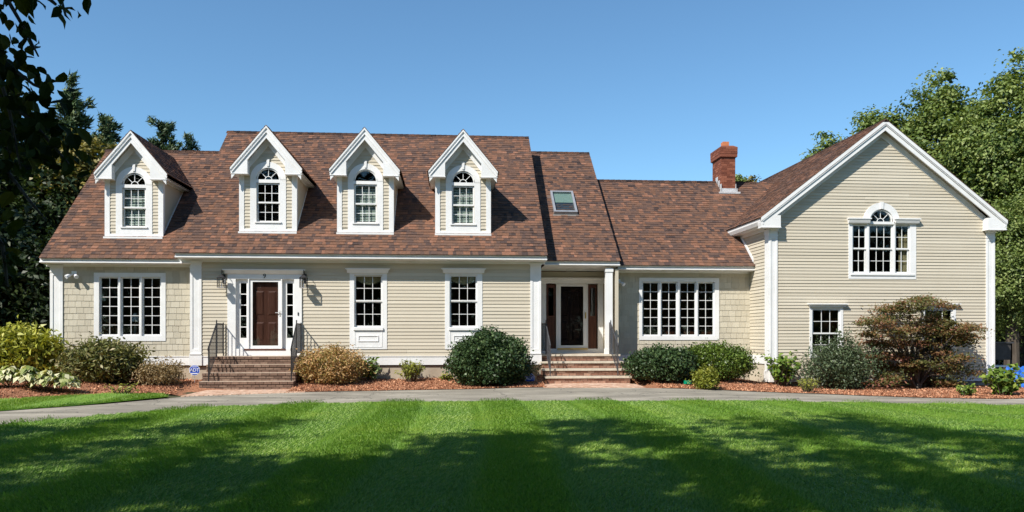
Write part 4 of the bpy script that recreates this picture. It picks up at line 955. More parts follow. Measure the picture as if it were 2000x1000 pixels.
def limbs(b, base, tips, r0, r, trunk_top=None, steps_=5):
    base = Vector(base)
    for t in tips:
        t = Vector(t); s = base + (Vector(trunk_top) - base) * r.uniform(.35, .95) if trunk_top is not None else base
        pts = []
        for i in range(steps_ + 1):
            u = i / steps_; p = s.lerp(t, u) + Vector((r.normal(), r.normal(), r.normal())) * .06 * (t - s).length * math.sin(u * math.pi) ** 1
            p.z += .12 * (t - s).length * math.sin(u * math.pi) * (-.4 if trunk_top is None else .3); pts.append(p)
        b.tube(pts, [max(.004, r0 * (1 - .85 * i / steps_)) for i in range(steps_ + 1)], 5)
def tree(name, x, y, h, blobs, label, m, trunk_r=.25, ncl=120, npl=70, cr=1.0, L=.28, Wd=.16, seed=1, cat='tree', z0=None, group=None, flat=.6, lo=.45, ntips=14, bark=BARK, upn=.8, rndn=.7, dens=1.0):
    z0 = gz(x, y) - .1 if z0 is None else z0
    r = empty(name, (x, y, z0), label=label, cat=cat, group=group); g = np.random.default_rng(seed)
    parts, cs = [], []
    vol = sum(b[3] * b[4] * b[5] for b in blobs)
    for i, b_ in enumerate(blobs):
        nn = max(6, int(ncl * b_[3] * b_[4] * b_[5] / vol)); v, f, t, c = crown(b_[:3], b_[3:6], nn, npl, cr, L, Wd, seed * 17 + i, lo, flat, upn, rndn=rndn); parts.append((v, f, t)); cs.append(c)
    v, f, t = stack(parts); obj('crown', v, f, t, m, r)
    cs = np.concatenate(cs); b = MB(); top = Vector((x + g.normal() * .2, y + g.normal() * .2, z0 + h * .8))
    b.tube([(x, y, z0), (x + .05, y, z0 + h * .25), tuple(Vector((x, y, z0)).lerp(top, .6)), tuple(top)], [trunk_r * 1.25, trunk_r, trunk_r * .6, trunk_r * .2], 10)
    idx = g.choice(len(cs), min(ntips, len(cs)), False); limbs(b, (x, y, z0), [cs[i] for i in idx], trunk_r * .35, g, tuple(top)); b.build('trunk', bark, r)
    return r
def copytree(o, loc, rz, sc, label):
    c_ = o.copy(); C.objects.link(c_); c_.location = loc; c_.rotation_euler = (0, 0, rz); c_.scale = (sc, sc, sc); c_['label'] = label
    for k in o.children: d = k.copy(); C.objects.link(d); d.parent = c_
    return c_
OAK = leafmat('oak_leaves', [(0, (.045, .078, .018)), (.5, (.15, .21, .048)), (1, (.38, .43, .15))], .5, .3, .35)
DARKL = leafmat('shade_leaves', [(0, (.012, .026, .008)), (.6, (.026, .048, .012)), (1, (.06, .085, .02))], .5, .2)  # deep shade of the woods is put into this dark leaf colour
PINE = leafmat('pine_needles', [(0, (.035, .065, .03)), (.6, (.075, .12, .045)), (1, (.15, .19, .07))], .55, .1)
YELG = leafmat('turning_leaves', [(0, (.10, .11, .025)), (.5, (.22, .19, .05)), (1, (.38, .30, .10))], .5, .25)
HOLLY = leafmat('holly_leaves', [(0, (.022, .048, .016)), (.6, (.045, .085, .028)), (1, (.15, .21, .08))], .45, .12, .35)
YEW = leafmat('yew_leaves', [(0, (.035, .055, .028)), (.6, (.08, .115, .055)), (1, (.20, .25, .13))], .45, .15, .4)
BOX = leafmat('boxwood_leaves', [(0, (.045, .08, .014)), (.6, (.10, .16, .022)), (1, (.21, .27, .045))], .4, .15)
LIME = leafmat('lime_leaves', [(0, (.10, .13, .015)), (.6, (.24, .26, .03)), (1, (.38, .37, .06))], .5, .25)
HYD = leafmat('hydrangea_leaves', [(0, (.06, .12, .015)), (.6, (.15, .24, .03)), (1, (.30, .36, .07))], .45, .3)
AZA = leafmat('azalea_leaves', [(0, (.17, .18, .05)), (.3, (.33, .27, .09)), (.6, (.52, .29, .12)), (1, (.64, .46, .26))], .55, .2)
RHO = leafmat('rhododendron_leaves', [(0, (.07, .085, .025)), (.5, (.16, .17, .05)), (1, (.38, .32, .16))], .45, .2)
BRN = leafmat('dry_leaves', [(0, (.15, .12, .05)), (.5, (.30, .21, .10)), (1, (.48, .37, .21))], .6, .15)
MAPLE = leafmat('maple_leaves', [(0, (.07, .09, .022)), (.35, (.13, .13, .04)), (.55, (.21, .12, .05)), (.8, (.33, .13, .09)), (1, (.46, .22, .18))], .5, .3)
HEDGE = leafmat('hedge_leaves', [(0, (.16, .19, .025)), (.5, (.34, .36, .05)), (1, (.58, .54, .12))], .45, .25)
HOSTAM = leafmat('hosta_leaves', [(0, (.16, .22, .05)), (.3, (.30, .36, .10)), (.55, (.62, .60, .34)), (1, (.78, .74, .50))], .45, .25)
GRASSM = leafmat('grass_blades', [(0, (.065, .17, .010)), (.5, (.155, .315, .026)), (1, (.40, .55, .12))], .42, .35, .32)

# --- shade trees behind and beside the camera (they throw the lawn's shadow), and the branch reaching into the picture
proto = tree('shade_tree', -15.4, -2.2, 17, [(-15.4, -2.2, 11, 4.3, 4.3, 4.4), (-13.4, -1.2, 8.5, 2.6, 2.6, 2.2), (-17.2, -3.4, 9, 2.6, 2.4, 2.2)], 'tall broadleaf tree left of and behind the viewpoint, shading the lawn', DARKL, .3, 76, 95, .95, .36, .24, 11, z0=0)
tz = [(-11.6, -2.8, .6, .9), (-10.9, 6.6, 1.7, .6), (-16.5, 3.2, 3.6, .75), (-5.6, 1.0, 2.0, 1.0), (-1.0, -1.4, 3.3, 1.05), (3.6, -3.2, 4.1, 1.08), (-12.5, -7, 5.0, 1.0), (-6.5, -6.5, .2, 1.06), (-.5, -8.5, 1.3, 1.02), (7.5, -1.8, 2.6, .92), (-19.5, -7, 2.2, 1.0), (5.5, -10, .7, 1.0)]
for i, (x, y, rz, sc) in enumerate(tz): copytree(proto, (x, y, 0), rz, sc, 'tall broadleaf tree behind the viewpoint shading the lawn')
for o in [o for o in C.objects if o.name.startswith('shade_tree')]: o['group'] = 'shade trees behind the viewpoint'; o['label'] = 'tall broadleaf tree behind the viewpoint shading the lawn'

def near_branch():
    r = empty('overhanging_tree', (-5.2, 1.2, 0), label='dark leafy branches of a near tree hanging in at upper left', cat='tree')
    b = MB(); b.tube([(-5.2, 1.2, -.1), (-5.1, 1.3, 2.5), (-5.0, 1.3, 5), (-4.8, 1.4, 8)], [.2, .17, .14, .08], 10); b.build('trunk', BARK, r)
    g = np.random.default_rng(5); P = []; TG = []; br = MB()
    def w3(px, py, d): v = ray(px, py) * d; return Vector((v.x, v.y, v.z + EYE))
    paths = [([(-700, -500, 3.6), (-250, -250, 3.3), (-20, -60, 3.1), (50, 60, 3.0), (75, 110, 2.95)], 8), ([(-400, -150, 3.4), (-80, 40, 3.2), (20, 130, 3.1), (65, 165, 3.0), (105, 182, 3.0)], 9),
             ([(-300, 0, 3.3), (-60, 150, 3.1), (50, 225, 3.0), (95, 275, 2.95), (135, 320, 2.9)], 14), ([(-500, -300, 3.2), (-120, -60, 3.0), (-20, 100, 2.9), (15, 200, 2.85), (40, 330, 2.8)], 12),
             ([(-400, 100, 3.6), (-100, 250, 3.4), (10, 330, 3.3), (60, 395, 3.2), (90, 430, 3.2)], 9), ([(-200, -220, 3.0), (20, -60, 2.9), (85, -12, 2.85), (108, 8, 2.8)], 4), ([(-300, 200, 3.9), (-60, 380, 3.8), (5, 480, 3.7), (15, 560, 3.7)], 10),
             ([(-300, 60, 3.8), (-60, 160, 3.7), (0, 240, 3.6), (20, 300, 3.6)], 10), ([(-500, -100, 3.9), (-90, 80, 3.8), (-5, 150, 3.7), (30, 250, 3.6), (70, 300, 3.6)], 12)]
    for pts, k in paths:
        W3 = [w3(*p) for p in pts]; br.tube(W3, [.03, .018, .010, .006, .003][:len(W3)], 6)
        for i in range(int(k * 6.5)):
            t = g.uniform(.33, 1.0) * (len(W3) - 1); j = min(int(t), len(W3) - 2); c = W3[j].lerp(W3[j + 1], t - j)
            n_ = np.array([g.normal() * .045, g.normal() * .09, g.normal() * .045 - .02]); P.append(np.array(c) + n_); TG.append(np.array([n_[0] * 8, n_[1] * 3, -1.0]))
    P = np.array(P); TG = np.array(TG); w__ = P[:, 0] * sT + P[:, 1] * cT; pxx = 1000 + F * (P[:, 0] * cT - P[:, 1] * sT) / w__; pyy = HZ - F * (P[:, 2] - EYE) / w__
    kk_ = (pxx < 172) & ((pyy < 345) | (pxx < 35)) & ~((pyy < 130) & (pxx > 78) & (pyy > 45)); P, TG = P[kk_], TG[kk_]; n = len(P); nr = g.normal(size=(n, 3)) * .6 + np.array([.5, -.6, .45])
    nr = unit(nr); t = unit(TG + .45 * g.normal(size=TG.shape)); t = unit(t - nr * np.sum(t * nr, 1, keepdims=True)); bb = np.cross(nr, t); l = g.uniform(.042, .085, n)[:, None]
    V = []; prof = [(-.5, 0), (-.32, .22), (-.05, .31), (.22, .22), (.5, 0)]      # ovate outline
    for a, w_ in prof[1:4]: V += [P + t * l * a + bb * l * w_ + nr * l * .07, P + t * l * a - nr * l * .0, P + t * l * a - bb * l * w_ + nr * l * .07]
    V += [P - t * l * .5, P + t * l * .5 - nr * l * .12]; A = np.stack(V, 1); base = (np.arange(n) * 11)[:, None]
    q = np.array([[0, 1, 4, 3], [1, 2, 5, 4], [3, 4, 7, 6], [4, 5, 8, 7], [9, 1, 0, 0], [9, 2, 1, 1], [6, 7, 10, 10], [7, 8, 10, 10]])
    fq = [tuple(a for a in x) if x[2] != x[3] else tuple(x[:3]) for x in q.tolist()]; tv = g.uniform(0, 1, n)
    order = np.argsort(-l[:, 0]); rest_ = MB()
    for j_, i in enumerate(order):
        if j_ < 295: obj('leaf', A[i], fq, [tv[i]] * 8, NEARL, r)
        else: rest_.add(A[i].tolist(), fq, tv[i])
    rest_.build('small_leaves', NEARL, r, kind='stuff')
    br.build('branch', BARK, r)
    v, f, tt, c = crown((-5.6, -1.2, 6.6), (2.8, 2.4, 2.6), 150, 90, .8, .18, .12, 91); obj('crown', v, f, tt, NEARL, r)
NEARL = leafmat('near_leaves', [(0, (.014, .024, .005)), (.7, (.035, .05, .008)), (1, (.11, .10, .012))], .6, .3, .08)
near_branch()

# --- woods on the left
def T(name, px, top, Y, wpx, label, m, **kw):
    """tree whose crown is centred at column px with its top at row top, at depth Y; width in photo pixels"""
    x, zt = at(px, top, Y); s = (x * sT + Y * cT) / F; rw = wpx / 2 * s; h = zt; z_lo = kw.pop('low', .3) * h; rz = (h - z_lo) / 2
    bl = [(x, Y, z_lo + rz, rw * .8, rw * .8, rz)]; g = np.random.default_rng(kw.get('seed', 1) + 99)
    for i in range(kw.pop('nb', 5)):
        a = g.uniform(0, 2 * math.pi); hh = g.uniform(.15, .85); q = rw * g.uniform(.35, .55); rr = rw * .62 * math.sin(math.pi * (.2 + .6 * (1 - hh)))
        bl.append((x + math.cos(a) * rr, Y + math.sin(a) * rr, z_lo + hh * (h - z_lo) - q * .2, q, q, q * .75))
    return tree(name, x, Y, h, bl, label, m, **kw)
def conifer(name, px, top, Y, wpx, label, seed, m=PINE, loose=1.0, L=.34, Wd=.05, low=.12, tuft=.42, ntuft=26, lay=34, shape=1.0):
    """whorls of limbs with needle tufts along them"""
    x, zt = at(px, top, Y); s = (x * sT + Y * cT) / F; rw = wpx / 2 * s; z0 = gz(x, Y) - .1; r = empty(name, (x, Y, z0), label=label, cat='pine tree'); g = np.random.default_rng(seed)
    b = MB(); b.tube([(x, Y, z0), (x, Y, zt * .5), (x, Y, zt - .1)], [.24, .15, .02], 8); C_, D_ = [], []
    for i in range(lay):
        u = (i + g.uniform(0, 1)) / lay; z = zt * (low + (1 - low) * u); R = rw * (1 - u) ** shape * g.uniform(.6, 1.1) + .12
        for k in range(int(3 + 3 * (1 - u))):
            a = g.uniform(0, 6.28); tip = Vector((x + math.cos(a) * R, Y + math.sin(a) * R, z + R * .28)); b.tube([(x, Y, z), tuple(tip)], [.035, .008], 4)
            for t in np.arange(.35, 1.01, max(.08, .28 / max(R, .3))): C_.append(np.array(Vector((x, Y, z)).lerp(tip, t)) + g.normal(size=3) * .12 * loose); D_.append([math.cos(a), math.sin(a), .9])
    C_ = np.array(C_); D_ = np.array(D_); q = g.normal(size=(len(C_), ntuft, 3)); q = q / np.linalg.norm(q, axis=2, keepdims=True) * g.uniform(.2, 1, (len(C_), ntuft, 1)) * tuft * .6
    P = (C_[:, None] + q).reshape(-1, 3); tg = q.reshape(-1, 3) + np.repeat(D_, ntuft, 0) * .25; nr = g.normal(size=P.shape) + np.array([-.3, -.4, .6])
    v, f = leaves(P, nr, L, Wd, 0.05, tang=tg * 4, r=g); obj('crown', v, f, np.clip(np.repeat(g.uniform(0, 1, len(C_)), ntuft) * .5 + g.uniform(0, .5, len(P)), 0, 1), m, r); b.build('trunk', BARK, r)
conifer('pine_tree', 140, 158, 37, 190, 'tall blue-green pine at far left behind the leafy branch', 3, ntuft=32, lay=46, shape=.7, L=.44, Wd=.085)
conifer('pine_tree', 203, 232, 40, 150, 'rounded pine just left of the wing roof', 4, lay=40, shape=.4, ntuft=36, L=.4, Wd=.085)
conifer('pine_tree', 318, 240, 44, 165, 'pine top showing above the left wing ridge', 5, lay=44, shape=.42, ntuft=34, L=.4, Wd=.075)
conifer('pine_tree', 372, 266, 45, 90, 'smaller pine tip right of the other behind the left ridge', 6, lay=40, shape=.5, ntuft=32, L=.4, Wd=.07)
T('maple_tree', 168, 248, 34, 120, 'yellowing tree left of the wing roof', YELG, seed=21, ncl=150, npl=70, cr=.8, L=.24, Wd=.14, low=.35)
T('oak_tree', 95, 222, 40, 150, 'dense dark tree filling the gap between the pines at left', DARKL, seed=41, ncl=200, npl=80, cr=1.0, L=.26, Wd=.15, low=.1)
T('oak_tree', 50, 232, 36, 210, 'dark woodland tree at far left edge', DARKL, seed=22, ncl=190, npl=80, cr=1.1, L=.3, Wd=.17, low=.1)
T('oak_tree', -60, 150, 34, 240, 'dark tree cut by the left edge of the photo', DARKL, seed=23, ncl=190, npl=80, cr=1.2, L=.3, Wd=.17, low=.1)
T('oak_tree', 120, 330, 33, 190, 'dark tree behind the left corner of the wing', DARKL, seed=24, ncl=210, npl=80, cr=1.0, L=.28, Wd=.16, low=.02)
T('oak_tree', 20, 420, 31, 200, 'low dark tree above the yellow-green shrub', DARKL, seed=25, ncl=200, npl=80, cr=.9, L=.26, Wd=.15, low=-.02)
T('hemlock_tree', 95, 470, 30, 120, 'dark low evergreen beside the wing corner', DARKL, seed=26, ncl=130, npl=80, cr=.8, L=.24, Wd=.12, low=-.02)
# off-frame neighbours that keep the wood in shade
for i, (x, y, rz, sc) in enumerate([(-30, 14, 1, 1.0), (-24, 23, 2, 1.0), (-31, 23, 4, 1.3), (-27, 30, .5, 1.0), (-33, 37, 5, 1.2)]):
    copytree(proto, (x, y, 0), rz, sc, 'tall broadleaf tree in the wood off to the left')['group'] = 'trees of the wood to the left'
# --- trees on the right
T('oak_tree', 1832, 148, 40, 300, 'broad green oak rising behind the garage gable', OAK, seed=31, ncl=859, npl=100, cr=0.68, L=0.21, Wd=0.124, low=.15, nb=9, ntips=40, trunk_r=.35, lo=.5)
T('oak_tree', 1722, 200, 41, 170, 'green tree showing left of the gable peak', OAK, seed=32, ncl=480, npl=100, cr=0.60, L=0.20, Wd=0.124, low=.25, nb=7, ntips=24)
T('oak_tree', 1625, 262, 42, 95, 'small treetop above the garage roof slope', OAK, seed=33, ncl=100, npl=70, cr=.65, L=.24, Wd=.12, low=.4, nb=5)
T('oak_tree', 1985, 118, 36, 260, 'tallest tree at the right edge of the photo', OAK, seed=34, ncl=840, npl=100, cr=0.68, L=0.20, Wd=0.124, low=.1, nb=9, ntips=40, trunk_r=.38, lo=.5)
T('oak_tree', 2090, 240, 32, 260, 'green tree cut by the right edge', OAK, seed=35, ncl=520, npl=100, cr=0.72, L=0.15, Wd=0.081, low=.02, nb=7)
T('oak_tree', 1975, 395, 31, 150, 'leafy tree close behind the right corner of the garage', OAK, seed=36, ncl=379, npl=100, cr=0.56, L=0.13, Wd=0.068, low=.25, nb=6)
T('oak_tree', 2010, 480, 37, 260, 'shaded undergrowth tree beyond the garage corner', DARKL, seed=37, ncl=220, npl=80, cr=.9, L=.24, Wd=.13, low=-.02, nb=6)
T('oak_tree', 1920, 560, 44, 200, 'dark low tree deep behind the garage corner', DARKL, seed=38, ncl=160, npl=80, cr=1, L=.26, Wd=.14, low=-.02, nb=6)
T('birch_tree', 1442, 342, 46, 16, 'tiny treetop tip right of the chimney', OAK, seed=39, ncl=14, npl=60, cr=.3, L=.18, Wd=.1, low=.9, nb=1, ntips=3, trunk_r=.1)
T('birch_tree', 1466, 345, 46, 18, 'thin yellowing treetop between chimney and garage roof', YELG, seed=40, ncl=8, npl=50, cr=.3, L=.18, Wd=.1, low=.92, nb=1, ntips=3, trunk_r=.1)
# woodland behind everything: one mass
def wood(name, spans, m, seed):
    parts = []
    for i, (x, y, rx, h) in enumerate(spans): v, f, t, c = crown((x, y, h / 2), (rx, 2.5, h / 2), 110, 60, 1.6, .5, .3, seed + i, lo=.5); parts.append((v, f, t))
    v, f, t = stack(parts); return obj(name, v, f, t, m, kind='stuff')
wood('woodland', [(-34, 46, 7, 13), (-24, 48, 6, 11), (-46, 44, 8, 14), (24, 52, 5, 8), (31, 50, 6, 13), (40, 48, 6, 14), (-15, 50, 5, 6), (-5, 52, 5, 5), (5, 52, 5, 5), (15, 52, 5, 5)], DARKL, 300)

wood('unseen_woodland', [(x, -36 + 3 * math.sin(x), 8, 15 + 2 * math.sin(x * 2)) for x in range(-70, 71, 7)] + [(x, -42, 9, 17) for x in range(-66, 71, 9)], DARKL, 400)  # unseen trees behind the camera, added so the window panes reflect dark

# --- shrubs of the beds
def wallY(x): return 24.3 if x < XM0 and x > XL else 24.0 if XM0 <= x < XM1 else 25.2 if XM1 <= x < XG0 else 23.65 if XG0 <= x < XG1 else 60
def shrub(name, px, top, base, wpx, label, m, n, L, Wd, seed, depth=None, shell_=.72, flat=1.0, stems=10, cat='shrub', lump=.12, upn=.5, ncl=None, cr=.14, bot=.1, twig=TWIG, rndn=.8, yoff=None, bare=.15):
    X, Y = ground(px, base); s = (X * sT + Y * cT) / F; rw = wpx / 2 * s * .93; dpt = depth or rw * .85; Y += dpt * .8 if yoff is None else yoff; Y = min(Y, wallY(X) - dpt * .95); X = atx(px, Y)
    gz_ = bedz(X, Y); h = (atz(top, Y, X) - gz_) * .93; r = empty(name, (X, Y, gz_), label=label, cat=cat); g = np.random.default_rng(seed)
    nc = ncl or int(n / 22); d = unit(g.normal(size=(nc * 2, 3))); d = d[:nc]; rad = g.uniform(shell_ ** 3, 1, nc) ** (1 / 3)
    bump = 1 + lump * np.sin(d[:, 0] * 6 + seed) * np.cos(d[:, 2] * 5 + seed) + lump * .7 * g.normal(size=nc); bump = np.where(g.uniform(0, 1, nc) < .08, bump * g.uniform(1.04, 1.2, nc), bump)
    hz_ = h / 2; c = d * (rad * bump)[:, None] * np.array([rw, dpt, hz_ * (1 + bot)]) + np.array([X, Y, gz_ + hz_ * (1 + bot * .0)])
    keep = c[:, 2] > gz_ + .04 * h; c, d = c[keep], d[keep]; k = max(2, int(n / max(1, len(c)))); q = g.normal(size=(len(c), k, 3)) * cr
    P = (c[:, None] + q).reshape(-1, 3); P = P[P[:, 2] > gz_ + .01]; D = np.repeat(d, k, 0)[:len(P)]
    nr = D * .8 + np.array([0, 0, upn]) + rndn * g.normal(size=P.shape); v, f = leaves(P, nr, L, Wd, r=g)
    tn = np.clip(.5 * np.repeat(g.uniform(0, 1, len(c)), k)[:len(P)] + .5 * g.uniform(0, 1, len(P)), 0, 1); obj('foliage', v, f, tn, m, r)
    b = MB(); tips = c[g.choice(len(c), min(stems, len(c)), False)]
    for t in tips:
        s0 = Vector((X + g.normal() * rw * bare, Y + g.normal() * .1, gz_ - .03)); t = Vector(t); mid = s0.lerp(t, .5) + Vector((g.normal(), g.normal(), 0)) * .06; b.tube([s0, mid, t], [.016, .011, .004], 5)
    b.build('stem', twig, r); return r
def stemplant(name, px, top, base, wpx, label, m, seed, nst=14, L=.14, Wd=.09, per=9, cat='plant', spread=1.0, yo=.3, up=1.0):
    X, Y = ground(px, base); Y += yo; Y = min(Y, wallY(X) - .45); X = atx(px, Y); gz_ = bedz(X, Y); s = (X * sT + Y * cT) / F; rw = wpx / 2 * s; h = atz(top, Y, X) - gz_
    r = empty(name, (X, Y, gz_), label=label, cat=cat); g = np.random.default_rng(seed); b = MB(); P, TG = [], []
    for i in range(nst):
        a = g.uniform(0, 6.28); q = rw * g.uniform(.15, 1) * spread; hh = h * g.uniform(.45, 1.0) * up; tip = Vector((X + math.cos(a) * q, Y + math.sin(a) * q * .7, gz_ + hh)); b0 = Vector((X + math.cos(a) * q * .25, Y + math.sin(a) * q * .2, gz_ - .03)); mid = b0.lerp(tip, .5) + Vector((0, 0, .08 * h)); b.tube([b0, mid, tip], [.010, .008, .003], 5)
        for k in range(per):
            t = g.uniform(.25, 1.02); p = b0.lerp(mid, t * 2) if t < .5 else mid.lerp(tip, t * 2 - 1); dd = g.normal(size=3) * .5 + np.array([0, 0, .15]); dd /= np.linalg.norm(dd); P.append(np.array(p) + dd * L * .5); TG.append(dd * 3)
    P = np.array(P); v, f = leaves(P, g.normal(size=P.shape) * .5 + np.array([-.2, -.5, .9]), L, Wd, .2, tang=np.array(TG), r=g); obj('foliage', v, f, g.uniform(0, 1, len(P)), m, r); b.build('stem', TWIG, r); return r
shrub('azalea_bush', 646, 684, 757, 128, 'rounded azalea turned orange brown right of the front steps', AZA, 13500, 0.080, 0.035, 51, lump=.1, cr=.10, shell_=.8, yoff=.8)
shrub('holly_bush', 956, 652, 757, 158, 'largest rounded dark green bush between second window and side steps', HOLLY, 32000, 0.087, 0.054, 52, lump=.11, cr=.09, shell_=.78, yoff=.95, depth=1.1)
shrub('holly_bush', 1293, 682, 755, 142, 'dark green bush right of the red brick steps', HOLLY, 15000, 0.084, 0.053, 53, lump=.07, cr=.09, shell_=.8, yoff=.85, depth=.85)
shrub('boxwood_bush', 1393, 676, 757, 164, 'brighter green rounded bush under the four-part window', BOX, 19500, 0.072, 0.042, 54, lump=.07, cr=.09, shell_=.8, yoff=1.0, depth=.9)
shrub('dwarf_cypress', 1379, 721, 762, 46, 'small yellow green bush before the boxwood', LIME, 3300, 0.102, 0.029, 55, lump=.15, cr=.07, shell_=.4, yoff=.25, depth=.3, upn=.2)
shrub('rhododendron_bush', 205, 667, 766, 150, 'leggy olive bush with bare stems under the wing window', RHO, 9750, 0.138, 0.054, 56, lump=.16, cr=.13, shell_=.65, stems=26, bare=.18, bot=-.1, yoff=.9, depth=.8)
shrub('spirea_bush', 312, 711, 765, 90, 'low brownish twiggy bush left of the security sign', BRN, 5400, 0.072, 0.029, 57, lump=.2, cr=.10, shell_=.5, stems=40, yoff=.6, depth=.5)
shrub('yew_bush', 1640, 669, 763, 140, 'grey green loose shrub below the small garage window', YEW, 12000, 0.085, 0.036, 58, lump=.26, cr=.14, shell_=.5, stems=20, yoff=1.0, depth=.8)
shrub('rhododendron_hedge', 40, 650, 763, 170, 'yellow green leafy shrub mass at the left corner of the house', HEDGE, 10500, 0.203, 0.080, 59, lump=.13, cr=.16, shell_=.6, stems=20, yoff=1.2, depth=1.0)
shrub('rhododendron_hedge', -75, 655, 766, 150, 'yellow green shrub cut by the left edge of the photo', HEDGE, 9000, 0.203, 0.080, 60, lump=.13, cr=.16, shell_=.6, stems=16, yoff=1.2, depth=1.0)
stemplant('young_laurel', 722, 701, 752, 52, 'small green leafy plant beside the orange azalea', BOX, 61, 22, .16, .06, 18)
stemplant('dry_shrublet', 800, 703, 751, 60, 'thin yellowish plant with upright stems under the wall', LIME, 62, 46, .10, .036, 20, up=1.0)
stemplant('dry_shrublet', 872, 728, 753, 34, 'tiny half dead plant left of the large round bush', LIME, 63, 18, .08, .035, 12)
stemplant('hydrangea', 1526, 687, 760, 80, 'bright green hydrangea at the garage corner pilaster', HYD, 64, 34, .15, .10, 14)
stemplant('heather', 1577, 736, 769, 56, 'low fine yellow green plant at the drive edge below garage', LIME, 65, 46, .06, .018, 16, yo=.25)
stemplant('hydrangea', 1958, 716, 777, 84, 'yellow green hydrangea past the right garage corner', HYD, 66, 36, .16, .10, 14, yo=.5)
stemplant('groundcover_plant', 1890, 752, 776, 50, 'low leafy plant at the foot of the maple, right side', HYD, 67, 30, .09, .05, 10, yo=.2)
stemplant('daylily_clump', 240, 750, 774, 70, 'low yellow green sprouts at the bed edge', LIME, 68, 22, .09, .03, 8, yo=.15)
# hosta row: big variegated leaves in clumps
gh = np.random.default_rng(70)
for i, px in enumerate((-30, 5, 42, 80, 112)):
    X, Y = ground(px, 776 - i * .5); Y += .3; z = bedz(X, Y); r = empty('hosta', (X, Y, z), label=('variegated hosta cut by the left edge of the photo', 'variegated hosta at the left edge, first whole one of its row', 'variegated green and cream hosta in the middle of its row', 'variegated hosta second from the right end of its row', 'variegated hosta at the right end of its row beside the leggy bush')[i], cat='hosta', group='hostas edging the left bed')
    P, TG, NR = [], [], []
    for k in range(150):
        a = gh.uniform(0, 6.28); rr = gh.uniform(.08, .42); P.append([X + math.cos(a) * rr, Y + math.sin(a) * rr * .9, z + .09 + .42 * (1 - (rr / .5) ** 2) * gh.uniform(.5, 1)]); TG.append([math.cos(a) * 3, math.sin(a) * 3, -1.0]); NR.append([math.cos(a) * .5, math.sin(a) * .5, 1])
    v, f = leaves(np.array(P), np.array(NR) + .25 * gh.normal(size=(150, 3)), .19, .12, .22, tang=np.array(TG), r=gh); obj('leaf_clump', v, f, gh.uniform(0, 1, 150), HOSTAM, r)
    b = MB(); [b.tube([(X, Y, z - .03), tuple(P[k])], [.008, .005], 4) for k in range(0, 150, 8)]; b.build('stem', TWIG, r)
# pale ornamental grass between bush and side steps
X, Y = ground(1057, 754); Y = 23.1; z = bedz(X, Y); r = empty('ornamental_grass', (X, Y, z), label='dried straw coloured grass clump beside the red brick steps', cat='grass'); b = MB(); gh = np.random.default_rng(71)
for k in range(70): a = gh.uniform(0, 6.28); q = gh.uniform(.05, .2); hh = gh.uniform(.3, .6); b.tube([(X - .1, Y, z - .02), (X - .1 + math.cos(a) * q * .6, Y + math.sin(a) * q * .6, z + hh * .7), (X - .1 + math.cos(a) * q * 1.5, Y + math.sin(a) * q, z + hh)], [.006, .005, .002], 3)
b.build('blade_tuft', mat('straw', (.45, .33, .18), (.55, .42, .25), 30, .8), r)
# Japanese maple: multi-stem, layered sprays
def jmaple():
    Y = 22.6; X = atx(1790, Y); z0 = bedz(X, Y); r = empty('japanese_maple', (X, Y, z0), label='multi-stemmed bronze red Japanese maple in front of the garage wall', cat='tree'); g = np.random.default_rng(81); b = MB(); cl = []
    def pt(px, py, yo): x, z = at(px, py, Y + yo); return Vector((x, Y + yo, z))
    tips = [(1695, 648), (1702, 620), (1712, 668), (1720, 620), (1730, 600), (1735, 690), (1755, 640), (1760, 600), (1775, 586), (1800, 580), (1790, 630), (1815, 615), (1835, 592), (1840, 640), (1846, 622), (1865, 660), (1880, 630), (1880, 648), (1884, 636), (1880, 690), (1850, 720), (1835, 700), (1865, 740), (1710, 690), (1780, 660), (1820, 665), (1885, 655), (1872, 712), (1840, 745), (1745, 665), (1810, 640), (1722, 712), (1740, 735), (1768, 715), (1800, 700), (1812, 738), (1760, 690), (1840, 680)]
    base = Vector((X, Y, z0))
    for i in range(5): pass
    for i, (px, py) in enumerate(tips):
        yo = g.uniform(-.7, .7); t = pt(px, py + g.uniform(4, 10), yo); fork = base + Vector(((t.x - X) * .3, yo * .3, .35 + (t.z - z0) * .28)); s0 = base + Vector((g.normal() * .05, g.normal() * .05, -.05))
        mid = fork.lerp(t, .5) + Vector((g.normal() * .08, g.normal() * .08, .12)); b.tube([s0, fork, mid, t], [.042, .032, .018, .006], 6)
        for k in range(3):
            e = t + Vector((g.normal() * .22, g.normal() * .22, g.normal() * .06)); b.tube([mid.lerp(t, .5), e], [.008, .003], 4); cl.append(e)
        cl.append(t); cl.append(mid.lerp(t, .6))
    b.build('trunk', mat('maple_bark', (.045, .035, .028), (.075, .06, .048), 12, .8), r)
    c = np.array([list(p) for p in cl]); k = 140; q = g.normal(size=(len(c), k, 3)) * np.array([.2, .2, .055]) * g.uniform(.5, 1.35, (len(c), 1, 1)); P = (c[:, None] + q).reshape(-1, 3)
    v, f = leaves(P, g.normal(size=P.shape) * .55 + np.array([-.1, -.25, 1]), .082, .048, .1, r=g); tn = np.clip(np.repeat(g.beta(1.6, 2.2, len(c)), k) * .75 + g.uniform(0, .3, len(P)), 0, 1); obj('crown', v, f, tn, MAPLE, r)
jmaple()

